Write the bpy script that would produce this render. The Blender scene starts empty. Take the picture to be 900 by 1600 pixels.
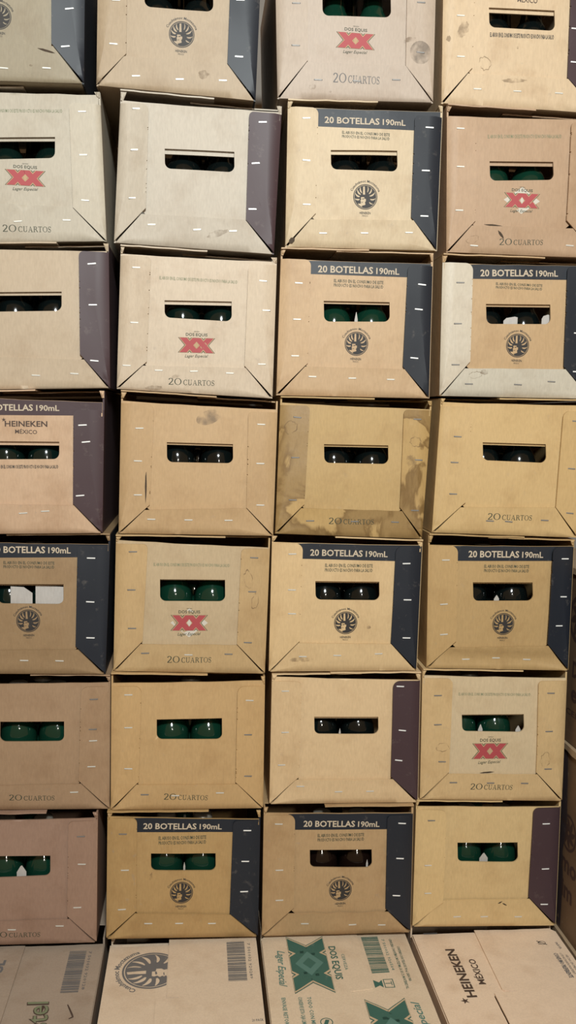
import bpy, bmesh, math, random
from mathutils import Vector, noise
from mathutils.geometry import tessellate_polygon
random.seed(7)
SC = bpy.context.scene
COL = SC.collection
PI = math.pi

# ------------------------------------------------------------------ materials
def nodes(name):
    m = bpy.data.materials.new(name); m.use_nodes = True
    nt = m.node_tree; b = nt.nodes['Principled BSDF']
    return m, nt, b

def board_mat(name, stain=0.25, gloss=0.0, base=None, spots=0.0):
    """corrugated board: colour of the sheet times fibres, blotches and scuffs"""
    m, nt, b = nodes(name); N = nt.nodes.new; L = nt.links.new
    geo = N('ShaderNodeNewGeometry')
    if base is None:
        oi = N('ShaderNodeObjectInfo'); colour = oi.outputs['Color']
    else:
        rgb = N('ShaderNodeRGB'); rgb.outputs[0].default_value = (*base, 1); colour = rgb.outputs[0]
    mp = N('ShaderNodeMapping'); mp.inputs['Scale'].default_value = (1, 1, 0.25)
    L(geo.outputs['Position'], mp.inputs['Vector'])
    fib = N('ShaderNodeTexNoise'); fib.inputs['Scale'].default_value = 420; fib.inputs['Detail'].default_value = 3
    L(mp.outputs[0], fib.inputs['Vector'])
    blot = N('ShaderNodeTexNoise'); blot.inputs['Scale'].default_value = 17; blot.inputs['Detail'].default_value = 6
    blot.inputs['Roughness'].default_value = 0.62
    L(geo.outputs['Position'], blot.inputs['Vector'])
    r1 = N('ShaderNodeMapRange'); r1.inputs[1].default_value = .25; r1.inputs[2].default_value = .75
    r1.inputs[3].default_value = .93; r1.inputs[4].default_value = 1.07
    L(fib.outputs['Fac'], r1.inputs[0])
    r2 = N('ShaderNodeMapRange'); r2.inputs[1].default_value = .50; r2.inputs[2].default_value = .78
    r2.inputs[3].default_value = 1.0; r2.inputs[4].default_value = 1.0 - stain
    L(blot.outputs['Fac'], r2.inputs[0])
    mul = N('ShaderNodeMath'); mul.operation = 'MULTIPLY'
    L(r1.outputs[0], mul.inputs[0]); L(r2.outputs[0], mul.inputs[1])
    vm = N('ShaderNodeVectorMath'); vm.operation = 'SCALE'
    L(colour, vm.inputs[0]); L(r1.outputs[0], vm.inputs['Scale'])
    st = N('ShaderNodeMix'); st.data_type = 'RGBA'; st.blend_type = 'MULTIPLY'
    inv = N('ShaderNodeMath'); inv.operation = 'SUBTRACT'; inv.inputs[0].default_value = 1.0; L(r2.outputs[0], inv.inputs[1])
    L(inv.outputs[0], st.inputs['Factor']); L(vm.outputs[0], st.inputs['A']); st.inputs['B'].default_value = (.55, .42, .30, 1)
    out = st.outputs['Result']
    if spots:
        sp = N('ShaderNodeTexNoise'); sp.inputs['Scale'].default_value = 95; sp.inputs['Detail'].default_value = 4
        L(geo.outputs['Position'], sp.inputs['Vector'])
        sr = N('ShaderNodeMapRange'); sr.inputs[1].default_value = .66; sr.inputs[2].default_value = .74
        sr.inputs[3].default_value = 0; sr.inputs[4].default_value = spots
        L(sp.outputs['Fac'], sr.inputs[0])
        mx = N('ShaderNodeMix'); mx.data_type = 'RGBA'
        L(sr.outputs[0], mx.inputs['Factor']); L(out, mx.inputs['A']); mx.inputs['B'].default_value = (.30, .25, .20, 1)
        out = mx.outputs['Result']
    L(out, b.inputs['Base Color'])
    b.inputs['Roughness'].default_value = .56 - gloss * .4
    b.inputs['Specular IOR Level'].default_value = .42 + gloss * .4
    bp = N('ShaderNodeBump'); bp.inputs['Strength'].default_value = .25; bp.inputs['Distance'].default_value = .002
    bn = N('ShaderNodeTexNoise'); bn.inputs['Scale'].default_value = 38; bn.inputs['Detail'].default_value = 4
    L(geo.outputs['Position'], bn.inputs['Vector'])
    L(bn.outputs['Fac'], bp.inputs['Height']); L(bp.outputs['Normal'], b.inputs['Normal'])
    return m

def watermarked_mat(name):
    """board with a wet-stained, buffed patch that has a wandering tide line"""
    m = board_mat(name, .30, .28)
    nt = m.node_tree; N = nt.nodes.new; L = nt.links.new; b = nt.nodes['Principled BSDF']
    src = b.inputs['Base Color'].links[0].from_socket
    geo = N('ShaderNodeNewGeometry')
    n = N('ShaderNodeTexNoise'); n.inputs['Scale'].default_value = 9; n.inputs['Detail'].default_value = 5
    n.inputs['Distortion'].default_value = .8
    L(geo.outputs['Position'], n.inputs['Vector'])
    cr = N('ShaderNodeValToRGB'); e = cr.color_ramp.elements
    e[0].position = .46; e[0].color = (.62, .58, .52, 1)
    e[1].position = .53; e[1].color = (1.0, .98, .92, 1)
    k = e.new(.505); k.color = (.40, .34, .26, 1)
    L(n.outputs['Fac'], cr.inputs[0])
    mx = N('ShaderNodeMix'); mx.data_type = 'RGBA'; mx.blend_type = 'MULTIPLY'; mx.inputs['Factor'].default_value = .9
    L(src, mx.inputs['A']); L(cr.outputs[0], mx.inputs['B']); L(mx.outputs['Result'], b.inputs['Base Color'])
    return m

def ink_mat(name, rgb, rough=.6, wear=.25, wearcol=(.42, .36, .30)):
    m, nt, b = nodes(name); N = nt.nodes.new; L = nt.links.new
    geo = N('ShaderNodeNewGeometry')
    n = N('ShaderNodeTexNoise'); n.inputs['Scale'].default_value = 60; n.inputs['Detail'].default_value = 7
    n.inputs['Roughness'].default_value = .7
    L(geo.outputs['Position'], n.inputs['Vector'])
    r = N('ShaderNodeMapRange'); r.inputs[1].default_value = .60; r.inputs[2].default_value = .80
    r.inputs[4].default_value = wear
    L(n.outputs['Fac'], r.inputs[0])
    mx = N('ShaderNodeMix'); mx.data_type = 'RGBA'
    L(r.outputs[0], mx.inputs['Factor']); mx.inputs['A'].default_value = (*rgb, 1); mx.inputs['B'].default_value = (*wearcol, 1)
    L(mx.outputs['Result'], b.inputs['Base Color'])
    b.inputs['Roughness'].default_value = rough
    b.inputs['Specular IOR Level'].default_value = .6 if rough < .5 else .4
    return m

M_KRAFT = board_mat('kraft_board', .34, spots=.10)
M_KRAFT_DIRTY = board_mat('kraft_board_dirty', .45, spots=.25)
M_PALE = board_mat('scuffed_pale_board', .35, .2, spots=.25)
M_WET = watermarked_mat('water_marked_board')
M_NAVY = ink_mat('navy_printed_board', (.013, .016, .023), .50, .20)
M_MAROON = ink_mat('maroon_printed_board', (.055, .031, .035), .50, .18)
M_BLACK = ink_mat('black_ink', (.030, .026, .024), .6, .25)
M_BROWN = ink_mat('dark_brown_ink', (.060, .036, .026), .6, .2)
M_OLIVE = ink_mat('dark_olive_ink', (.048, .052, .032), .6, .25)
M_FADED = ink_mat('faded_green_ink', (.17, .19, .11), .7, .4)
M_RED = ink_mat('red_ink', (.37, .060, .065), .6, .25)
M_GREEN = ink_mat('green_ink', (.040, .115, .090), .6, .30)
M_LGREEN = ink_mat('light_green_ink', (.085, .185, .155), .6, .25)
M_CREAM = ink_mat('cream_lettering', (.50, .41, .30), .6, .3, (.10, .10, .12))
M_TAN = ink_mat('tan_keyline', (.44, .30, .17), .7, .1)
M_SILVERINK = ink_mat('pale_grey_ink', (.55, .50, .42), .6, .2)
M_GREYINK = ink_mat('grey_ink', (.13, .125, .125), .65, .35)

M_TEAR = ink_mat('torn_dark_liner', (.055, .035, .020), .8, .1)
def soft_mat(name, rgb, amax, scale):
    m, nt, b = nodes(name); N = nt.nodes.new; L = nt.links.new
    geo = N('ShaderNodeNewGeometry'); n = N('ShaderNodeTexNoise'); n.inputs['Scale'].default_value = scale; n.inputs['Detail'].default_value = 5
    L(geo.outputs['Position'], n.inputs['Vector'])
    r = N('ShaderNodeMapRange'); r.inputs[1].default_value = .36; r.inputs[2].default_value = .64; r.inputs[4].default_value = amax
    L(n.outputs['Fac'], r.inputs[0]); L(r.outputs[0], b.inputs['Alpha'])
    b.inputs['Base Color'].default_value = (*rgb, 1); b.inputs['Roughness'].default_value = .7
    return m
M_SMUDGE = soft_mat('grey_smudge', (.16, .13, .105), .42, 70)
M_STAIN = soft_mat('brown_stain', (.20, .13, .075), .38, 110)
M_TIDE = soft_mat('tide_mark_brown', (.20, .13, .07), .55, 120)

def metal(name, rgb, rough):
    m, nt, b = nodes(name)
    N = nt.nodes.new; L = nt.links.new
    geo = N('ShaderNodeNewGeometry'); n = N('ShaderNodeTexNoise'); n.inputs['Scale'].default_value = 300
    L(geo.outputs['Position'], n.inputs['Vector'])
    r = N('ShaderNodeMapRange'); r.inputs[3].default_value = rough - .1; r.inputs[4].default_value = rough + .12
    L(n.outputs['Fac'], r.inputs[0]); L(r.outputs[0], b.inputs['Roughness'])
    b.inputs['Base Color'].default_value = (*rgb, 1); b.inputs['Metallic'].default_value = .25
    return m
M_STAPLE = metal('bright_staple_wire', (.88, .88, .86), .42)
M_STAPLE_K = metal('kraft_side_staple_wire', (.62, .60, .54), .42)
M_STAPLE_R = metal('tarnished_staple_wire', (.20, .19, .18), .5)
STAPLES = {0: M_STAPLE_K, 1: M_STAPLE, 2: M_STAPLE_R}

def glass(name, rgb, trans):
    m, nt, b = nodes(name)
    N = nt.nodes.new; L = nt.links.new
    geo = N('ShaderNodeNewGeometry'); n = N('ShaderNodeTexNoise'); n.inputs['Scale'].default_value = 40
    L(geo.outputs['Position'], n.inputs['Vector'])
    r = N('ShaderNodeMapRange'); r.inputs[3].default_value = .06; r.inputs[4].default_value = .16
    L(n.outputs['Fac'], r.inputs[0]); L(r.outputs[0], b.inputs['Roughness'])
    b.inputs['Base Color'].default_value = (*rgb, 1)
    b.inputs['Transmission Weight'].default_value = trans
    b.inputs['IOR'].default_value = 1.5
    b.inputs['Coat Weight'].default_value = .25; b.inputs['Coat Roughness'].default_value = .05
    return m
M_GLASS = {0: glass('black_green_glass', (.003, .005, .005), .0), 1: glass('dark_green_glass', (.003, .010, .008), .0),
           2: glass('green_glass', (.004, .028, .016), .0), 3: glass('brown_glass', (.008, .004, .003), .0)}

def wall_mat(name, a, c, scale):
    m, nt, b = nodes(name); N = nt.nodes.new; L = nt.links.new
    geo = N('ShaderNodeNewGeometry'); n = N('ShaderNodeTexNoise'); n.inputs['Scale'].default_value = scale; n.inputs['Detail'].default_value = 6
    L(geo.outputs['Position'], n.inputs['Vector'])
    mx = N('ShaderNodeMix'); mx.data_type = 'RGBA'
    L(n.outputs['Fac'], mx.inputs['Factor']); mx.inputs['A'].default_value = (*a, 1); mx.inputs['B'].default_value = (*c, 1)
    L(mx.outputs['Result'], b.inputs['Base Color']); b.inputs['Roughness'].default_value = .9
    bp = N('ShaderNodeBump'); bp.inputs['Strength'].default_value = .3; bp.inputs['Distance'].default_value = .004
    L(n.outputs['Fac'], bp.inputs['Height']); L(bp.outputs['Normal'], b.inputs['Normal'])
    return m
M_WALL = wall_mat('rendered_wall', (.20, .18, .16), (.30, .27, .24), 6)
M_FLOOR = wall_mat('concrete_floor', (.16, .15, .14), (.26, .24, .22), 9)

# ------------------------------------------------------------------ objects
def empty(name, loc, label, cat, group=None):
    o = bpy.data.objects.new(name, None); COL.objects.link(o)
    o.location = loc; o.empty_display_size = .03
    o['label'] = label; o['category'] = cat
    if group: o['group'] = group
    return o

def mesh_obj(name, verts, faces, mat, parent=None, smooth=None, color=None, label=None):
    """verts in world metres; a child is stored relative to its thing"""
    off = ORIGIN.get(parent.name, Vector((0, 0, 0))) if parent else Vector((0, 0, 0))
    me = bpy.data.meshes.new(name)
    me.from_pydata([tuple(Vector(v) - off) for v in verts], [], faces)
    if smooth:
        for p, s in zip(me.polygons, smooth): p.use_smooth = s
    me.materials.append(mat); me.update()
    o = bpy.data.objects.new(name, me); COL.objects.link(o)
    if parent:
        o.parent = parent; ORIGIN[o.name] = off.copy() 
    if color: o.color = (*color, 1)
    if label: o['label'] = label
    return o
ORIGIN = {}

def tess(outer, holes=()):
    loops = [[Vector((x, y, 0)) for x, y in outer]] + [[Vector((x, y, 0)) for x, y in h] for h in holes]
    tris = tessellate_polygon(loops)
    pts = [(v.x, v.y) for l in loops for v in l]
    return pts, [tuple(t) for t in tris]

def grid_cut(pts, tris, step):
    bm = bmesh.new()
    vs = [bm.verts.new((x, y, 0)) for x, y in pts]
    for t in tris:
        try: bm.faces.new([vs[i] for i in t])
        except ValueError: pass
    bmesh.ops.dissolve_limit(bm, angle_limit=.001, verts=bm.verts[:], edges=bm.edges[:])
    xs = [p[0] for p in pts]; ys = [p[1] for p in pts]
    for ax, lo, hi in ((0, min(xs), max(xs)), (1, min(ys), max(ys))):
        n = int((hi - lo) / step)
        for i in range(1, n + 1):
            c = [0, 0, 0]; nn = [0, 0, 0]; c[ax] = lo + (hi - lo) * i / (n + 1); nn[ax] = 1
            bmesh.ops.bisect_plane(bm, geom=bm.verts[:] + bm.edges[:] + bm.faces[:], plane_co=c, plane_no=nn)
    bmesh.ops.triangulate(bm, faces=[f for f in bm.faces if len(f.verts) > 4])
    bm.normal_update()
    for f in bm.faces:
        if f.normal.z < 0: f.normal_flip()
    bm.verts.index_update()
    P = [(v.co.x, v.co.y) for v in bm.verts]
    Fs = [tuple(v.index for v in f.verts) for f in bm.faces]
    E = []
    for e in bm.edges:
        if len(e.link_faces) == 1:
            l = e.link_loops[0]; E.append((l.vert.index, l.link_loop_next.vert.index))
    bm.free()
    return P, Fs, E

def sheet(name, outer, holes, fn, d0, d1, mat, parent, step=14, color=None, lift=None, label=None):
    """a cut piece of board: outline in mm, front face at d1, back at d0, bent by fn"""
    pts, tris = tess(outer, holes)
    P, Fs, E = grid_cut(pts, tris, step)
    n = len(P)
    lf = [lift(x, z) if lift else 0 for x, z in P]
    V = [fn(x, z, d1 + l) for (x, z), l in zip(P, lf)] + [fn(x, z, d0 + l) for (x, z), l in zip(P, lf)]
    faces = list(Fs) + [tuple(n + i for i in reversed(f)) for f in Fs]; sm = [True] * len(faces)
    for a, b in E:
        k = len(V)
        V += [V[b], V[a], V[n + a], V[n + b]]
        faces.append((k, k + 1, k + 2, k + 3)); sm.append(False)
    return mesh_obj(name, V, faces, mat, parent, sm, color, label)

def slab(name, quad_front, y0, y1, mat, parent, color=None, nx=6, wob=0.0, seed=0, label=None):
    """a board standing in depth: 4 front points (x,z) in mm TL TR BR BL, from y0 to y1 (m)"""
    V = []; F = []
    (ax, az), (bx, bz), (cx, cz), (dx, dz) = quad_front
    ny = 5
    for j in range(ny + 1):
        y = y0 + (y1 - y0) * j / ny
        for i in range(nx + 1):
            t = i / nx
            w = wob * noise.noise(Vector((t * 5 + seed, j * .7, seed * 1.7)))
            tx, tz = ax + (bx - ax) * t, az + (bz - az) * t
            ux, uz = dx + (cx - dx) * t, dz + (cz - dz) * t
            V.append((tx / 1000, y, (tz + w) / 1000)); V.append((ux / 1000, y, (uz + w) / 1000))
    def id(j, i, k): return (j * (nx + 1) + i) * 2 + k
    for j in range(ny):
        for i in range(nx):
            F.append((id(j, i, 0), id(j, i + 1, 0), id(j + 1, i + 1, 0), id(j + 1, i, 0)))
            F.append((id(j, i, 1), id(j + 1, i, 1), id(j + 1, i + 1, 1), id(j, i + 1, 1)))
        F.append((id(j, 0, 0), id(j + 1, 0, 0), id(j + 1, 0, 1), id(j, 0, 1)))
        F.append((id(j, nx, 0), id(j, nx, 1), id(j + 1, nx, 1), id(j + 1, nx, 0)))
    for i in range(nx):
        F.append((id(0, i, 0), id(0, i, 1), id(0, i + 1, 1), id(0, i + 1, 0)))
        F.append((id(ny, i, 0), id(ny, i + 1, 0), id(ny, i + 1, 1), id(ny, i, 1)))
    return mesh_obj(name, V, F, mat, parent, None, color, label)

# ------------------------------------------------------------------ lettering (flat ink shapes: list of (pts, tris))
_tc = {}
def sans(s, bold=0.0, res=2):
    k = (s, bold, res)
    if k not in _tc:
        c = bpy.data.curves.new('lettering', 'FONT'); c.body = s; c.resolution_u = res; c.offset = bold
        o = bpy.data.objects.new('lettering', c); COL.objects.link(o)
        bpy.context.view_layer.update()
        ev = o.evaluated_get(bpy.context.evaluated_depsgraph_get()); me = ev.to_mesh(); me.calc_loop_triangles()
        pts = [(v.co.x, v.co.y) for v in me.vertices]; tr = [tuple(t.vertices) for t in me.loop_triangles]
        ev.to_mesh_clear(); bpy.data.objects.remove(o); bpy.data.curves.remove(c)
        x0 = min(p[0] for p in pts); x1 = max(p[0] for p in pts)
        _tc[k] = ([((x - x0) / (x1 - x0), y / .729) for x, y in pts], tr)   # width 1, cap height 1
    return [_tc[k]]

def stroke(path, widths):
    L, R = [], []
    n = len(path)
    for i, (x, y) in enumerate(path):
        a = path[max(0, i - 1)]; b = path[min(n - 1, i + 1)]
        dx, dy = b[0] - a[0], b[1] - a[1]; l = math.hypot(dx, dy) or 1
        w = (widths[i] if isinstance(widths, list) else widths) / 2
        L.append((x - dy / l * w, y + dx / l * w)); R.append((x + dy / l * w, y - dx / l * w))
    pts = L + R; tr = []
    for i in range(n - 1):
        tr += [(i, n + i, n + i + 1), (i, n + i + 1, i + 1)]
    return pts, tr
def poly(*p): return tess(list(p))
def ell(cx, cy, rx, ry, n=28, a0=0, a1=360):
    return [(cx + rx * math.cos(math.radians(a0 + (a1 - a0) * i / n)), cy + ry * math.sin(math.radians(a0 + (a1 - a0) * i / n))) for i in range(n if a1 - a0 == 360 else n + 1)]
def ring(cx, cy, rx, ry, tx, ty, n=28): return tess(ell(cx, cy, rx, ry, n), [ell(cx, cy, rx - tx, ry - ty, n)])
def bar(x0, y0, x1, y1): return poly((x0, y0), (x1, y0), (x1, y1), (x0, y1))
def contrast(path, thick, thin):
    w = []
    n = len(path)
    for i in range(n):
        a = path[max(0, i - 1)]; b = path[min(n - 1, i + 1)]
        l = math.hypot(b[0] - a[0], b[1] - a[1]) or 1
        w.append(thin + (thick - thin) * abs(b[1] - a[1]) / l)
    return stroke(path, w)
SER = {
 '0': (.86, [ring(.43, .5, .43, .5, .13, .055)]),
 'O': (.86, [ring(.43, .5, .43, .5, .13, .055)]),
 'C': (.78, [contrast(ell(.43, .5, .37, .46, 26, 48, 315), .14, .06), bar(.66, .66, .71, .95)]),
 'U': (.82, [bar(.10, .30, .23, 1), bar(.62, .30, .68, 1), contrast(ell(.39, .31, .26, .27, 16, 180, 360), .13, .07), bar(0, .94, .33, 1), bar(.52, .94, .80, 1)]),
 'A': (.86, [poly((.08, 0), (.15, 0), (.45, .93), (.41, 1)), poly((.62, 0), (.78, 0), (.46, 1), (.40, .95)), bar(.22, .30, .62, .36), bar(0, 0, .26, .055), bar(.52, 0, .90, .055)]),
 'R': (.78, [bar(.10, 0, .24, 1), bar(0, 0, .34, .055), bar(0, .945, .4, 1), contrast(ell(.36, .74, .22, .23, 16, 90, -90), .13, .06), bar(.2, .48, .38, .54), poly((.36, .52), (.50, .52), (.84, .0), (.66, .0))]),
 'T': (.74, [bar(.30, 0, .44, 1), bar(.18, 0, .56, .055), bar(0, .935, .74, 1), bar(0, .76, .05, 1), bar(.69, .76, .74, 1)]),
 'S': (.58, [contrast([(.50, .80), (.44, .93), (.30, .97), (.14, .92), (.07, .78), (.12, .64), (.28, .54), (.42, .44), (.51, .30), (.46, .12), (.30, .03), (.14, .06), (.06, .20)], .09, .08), stroke([(.13, .62), (.28, .53), (.43, .43)], .15), bar(.48, .72, .53, .98), bar(.03, .02, .08, .28)]),
 '2': (.62, [contrast([(.08, .76), (.14, .92), (.30, .97), (.46, .90), (.52, .74), (.46, .55), (.30, .34), (.08, .05)], .13, .07), bar(.04, 0, .58, .09), bar(.53, 0, .58, .2)]),
}
def serif(s, gap=.09):
    x = 0; out = []
    for ch in s:
        w, parts = SER[ch]
        for pts, tr in parts: out.append(([(px + x, py) for px, py in pts], tr))
        x += w + gap
    w = x - gap
    return [([(px / w, py) for px, py in pts], tr) for pts, tr in out]

def place(shapes, x0, z0, x1, z1, cap, shear=0.0):
    """lay unit-width lettering on a base line from (x0,z0) to (x1,z1), cap height in mm"""
    dx, dz = x1 - x0, z1 - z0; l = math.hypot(dx, dz); ux, uz = dx / l, dz / l
    out = []
    for pts, tr in shapes:
        out.append(([(x0 + (u * l + v * cap * shear) * ux - v * cap * uz, z0 + (u * l + v * cap * shear) * uz + v * cap * ux) for u, v in pts], tr))
    return out
def xf(shapes, cx, cz, s, rot=0.0, sx=1.0):
    c, q = math.cos(rot), math.sin(rot)
    return [([(cx + s * (c * x * sx - q * y), cz + s * (q * x * sx + c * y)) for x, y in pts], tr) for pts, tr in shapes]
def arc_text(s, R, h, span, bold=0.0, bottom=False):
    (pts, tr), = sans(s, bold)
    out = []
    for u, v in pts:
        if not bottom:
            a = PI / 2 + span / 2 - u * span; r = R + v * h
        else:
            a = -PI / 2 - span / 2 + u * span; r = R - v * h + h
        out.append((r * math.cos(a), r * math.sin(a)))
    return [(out, tr)]

def leaf(a0, r0, r1, w, curl, n=9, hook=0):
    L, R = [], []
    for i in range(n + 1):
        t = i / n; r = r0 + (r1 - r0) * t; a = math.radians(a0 + curl * t * t)
        ww = w * (math.sin(PI * (t * .82 + .10)) ** .8)
        x, y = r * math.cos(a), r * math.sin(a); tx, ty = -math.sin(a), math.cos(a)
        L.append((x + tx * ww, y + ty * ww)); R.append((x - tx * ww, y - ty * ww))
    return L + R[::-1]
def crest():
    """round emblem: a head in profile under a fan of feathers, dark right half"""
    S = [ring(0, 0, 1, 1, .065, .065, 48)]
    holes = []
    holes.append([(-.02, .18), (-.20, .18), (-.20, .40), (-.19, .60), (-.20, .80), (-.06, .84)])
    for a, c, w, r0 in ((133, -14, .060, .42), (155, -16, .072, .42), (178, -16, .074, .46), (203, -12, .066, .50)):
        holes.append(leaf(a, r0, .87, w, c))
    for a, c, w, r0 in ((66, 12, .040, .40), (40, 14, .055, .38), (12, 14, .062, .36), (-22, 16, .058, .44), (-50, 10, .05, .52)):
        holes.append(leaf(a, r0, .86, w, c))
    # face looking left, shoulder below
    holes.append([(-.34, -.02), (-.08, -.02), (-.08, -.14), (.06, -.16), (.05, -.34), (-.02, -.42), (.02, -.60), (-.08, -.74), (-.28, -.80), (-.52, -.66), (-.62, -.54), (-.42, -.54), (-.33, -.50),
                  (-.40, -.44), (-.35, -.38), (-.41, -.30), (-.33, -.20), (-.37, -.10)])
    S.append(tess(ell(0, 0, .90, .90, 48), holes))
    S.append(poly((-.26, -.14), (-.10, -.12), (-.10, -.18), (-.24, -.20)))
    S.append(poly((-.33, -.425), (-.18, -.40), (-.18, -.44), (-.32, -.45)))
    S.append(poly((.02, -.62), (-.30, -.72), (-.20, -.80), (.05, -.74)))
    return S
CREST = crest()
def crest_print(cx, cz, r, rot=0.0):
    S = list(CREST)
    S += arc_text('Cuauhtémoc Moctezuma', 1.15, .20, math.radians(138), .012)
    S += place(sans('HEINEKEN', .02), -.46, -1.36, .46, -1.36, .19)
    S += place(sans('MÉXICO', .0), -.24, -1.56, .24, -1.56, .13)
    return xf(S, cx, cz, r, rot)

def xbars(e, w=.222, h=1.0):
    """two interlocked X letters, ends cut level; e grows the outline"""
    out = []
    for x0, x1 in ((.02, .60), (.40, .98)):
        ww = w
        for a, b in ((x0, x1 - ww), (x1 - ww, x0)):
            out.append(poly((a - e, h + e * .45), (a + ww + e, h + e * .45), (b + ww + e, -e * .45), (b - e, -e * .45)))
    return out
def fitbox(shapes, x0, z0, x1, z1):   # unit square -> box
    return [([(x0 + (x1 - x0) * u, z0 + (z1 - z0) * v) for u, v in pts], tr) for pts, tr in shapes]

def ink(name, shapes, fn, d, mat, parent, cut=0, label=None):
    V = []; F = []
    for pts, tr in shapes:
        if cut:
            pts, tr, _ = grid_cut(pts, tr, cut)
        k = len(V)
        V += [fn(x, z, d) for x, z in pts]
        for t in tr:
            if len(t) == 3:
                a, b, c = (pts[i] for i in t)
                s = (b[0] - a[0]) * (c[1] - a[1]) - (b[1] - a[1]) * (c[0] - a[0])
                if abs(s) < 1e-9: continue
                F.append(tuple(k + i for i in (t if s > 0 else t[::-1])))
            else: F.append(tuple(k + i for i in t))
    return mesh_obj(name, V, F, mat, parent, None, None, label)

# ------------------------------------------------------------------ staple
def staple_mesh():
    """a flat wire crown whose two ends turn into the board"""
    bm = bmesh.new()
    prof = [(-6.4, -1.2), (-6.2, .25), (-5.4, .75), (5.4, .75), (6.2, .25), (6.4, -1.2)]
    vs = []
    for x, d in prof:
        vs.append([bm.verts.new((x / 1000, -dd / 1000, zz / 1000)) for dd, zz in ((d, -.85), (d, .85), (d - .5, .85), (d - .5, -.85))])
    for a, b in zip(vs, vs[1:]):
        for i in range(4): bm.faces.new((a[i], a[(i + 1) % 4], b[(i + 1) % 4], b[i]))
    bm.faces.new(vs[0][::-1]); bm.faces.new(vs[-1])
    bmesh.ops.recalc_face_normals(bm, faces=bm.faces[:])
    me = bpy.data.meshes.new('staple'); bm.to_mesh(me); bm.free()
    return me
STAPLE = {}
for k, m in STAPLES.items():
    me = staple_mesh(); me.materials.append(m); STAPLE[k] = me

# ------------------------------------------------------------------ bottle
PROFILE = [(0, .0), (.024, .0), (.0272, .002), (.0282, .006), (.0282, .090), (.0278, .100), (.0272, .108), (.0262, .115), (.0244, .121), (.0215, .127), (.0180, .133), (.0156, .140), (.0145, .148), (.0138, .160), (.0134, .177), (.0145, .178), (.0147, .182), (.0140, .185)]
def lathe(name, prof, mat, parent, n=28):
    V = []; F = []; sm = []
    for r, z in prof:
        for i in range(n):
            a = 2 * PI * i / n; V.append((r * math.cos(a), r * math.sin(a), z))
    for j in range(len(prof) - 1):
        for i in range(n):
            i2 = (i + 1) % n; F.append((j * n + i, j * n + i2, (j + 1) * n + i2, (j + 1) * n + i)); sm.append(True)
    F.append(tuple((len(prof) - 1) * n + i for i in range(n))); sm.append(False)
    me = bpy.data.meshes.new(name); me.from_pydata(V, [], F)
    for p, s in zip(me.polygons, sm): p.use_smooth = s
    me.materials.append(mat); me.update()
    return me
M_CAP = metal('crown_cap', (.20, .18, .15), .4)
BOT = {k: lathe('bottle_glass', PROFILE, m, None) for k, m in M_GLASS.items()}
CAPM = lathe('crown_cap', [(.0152, .1765), (.0156, .178), (.0152, .1815), (.0138, .1868), (.010, .1878), (0.0005, .1880)], M_CAP, None, 42)
def bottle(x, y, z, kind, label):
    t = empty('beer_bottle', (x, y, z), label, 'bottle', 'bottles inside the cartons')
    a = bpy.data.objects.new('glass_body', BOT[kind]); COL.objects.link(a); a.parent = t
    b = bpy.data.objects.new('crown_cap', CAPM); COL.objects.link(b); b.parent = t
    return t

# ------------------------------------------------------------------ carton
DEPTH = .300
ORD = ['', 'first', 'second', 'third', 'fourth', 'fifth', 'sixth', 'seventh']
def lerp(a, b, t): return a + (b - a) * t
def lin_at(p, q, t): return lerp(p, q, t)

def round_rect(q, r, tl=False):
    """q = TL TR BR BL of a hand hole in mm; the two lower corners are round"""
    (ax, az), (bx, bz), (cx, cz), (dx, dz) = q
    pts = [(ax, az + 0)]
    n = 6
    pts = [(ax, az), (dx, dz + r)]
    for i in range(1, n): 
        a = PI + (PI / 2) * i / n; pts.append((dx + r + r * math.cos(a), dz + r + r * math.sin(a)))
    pts += [(dx + r, dz), (cx - r, cz)]
    for i in range(1, n):
        a = -PI / 2 + (PI / 2) * i / n; pts.append((cx - r + r * math.cos(a), cz + r + r * math.sin(a)))
    pts += [(cx, cz + r), (bx, bz)]
    return pts

LIP = 'EL ABUSO EN EL CONSUMO DE ESTE PRODUCTO ES NOCIVO PARA LA SALUD'
LIP1 = 'EL ABUSO EN EL CONSUMO DE ESTE'; LIP2 = 'PRODUCTO ES NOCIVO PARA LA SALUD'

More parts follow.
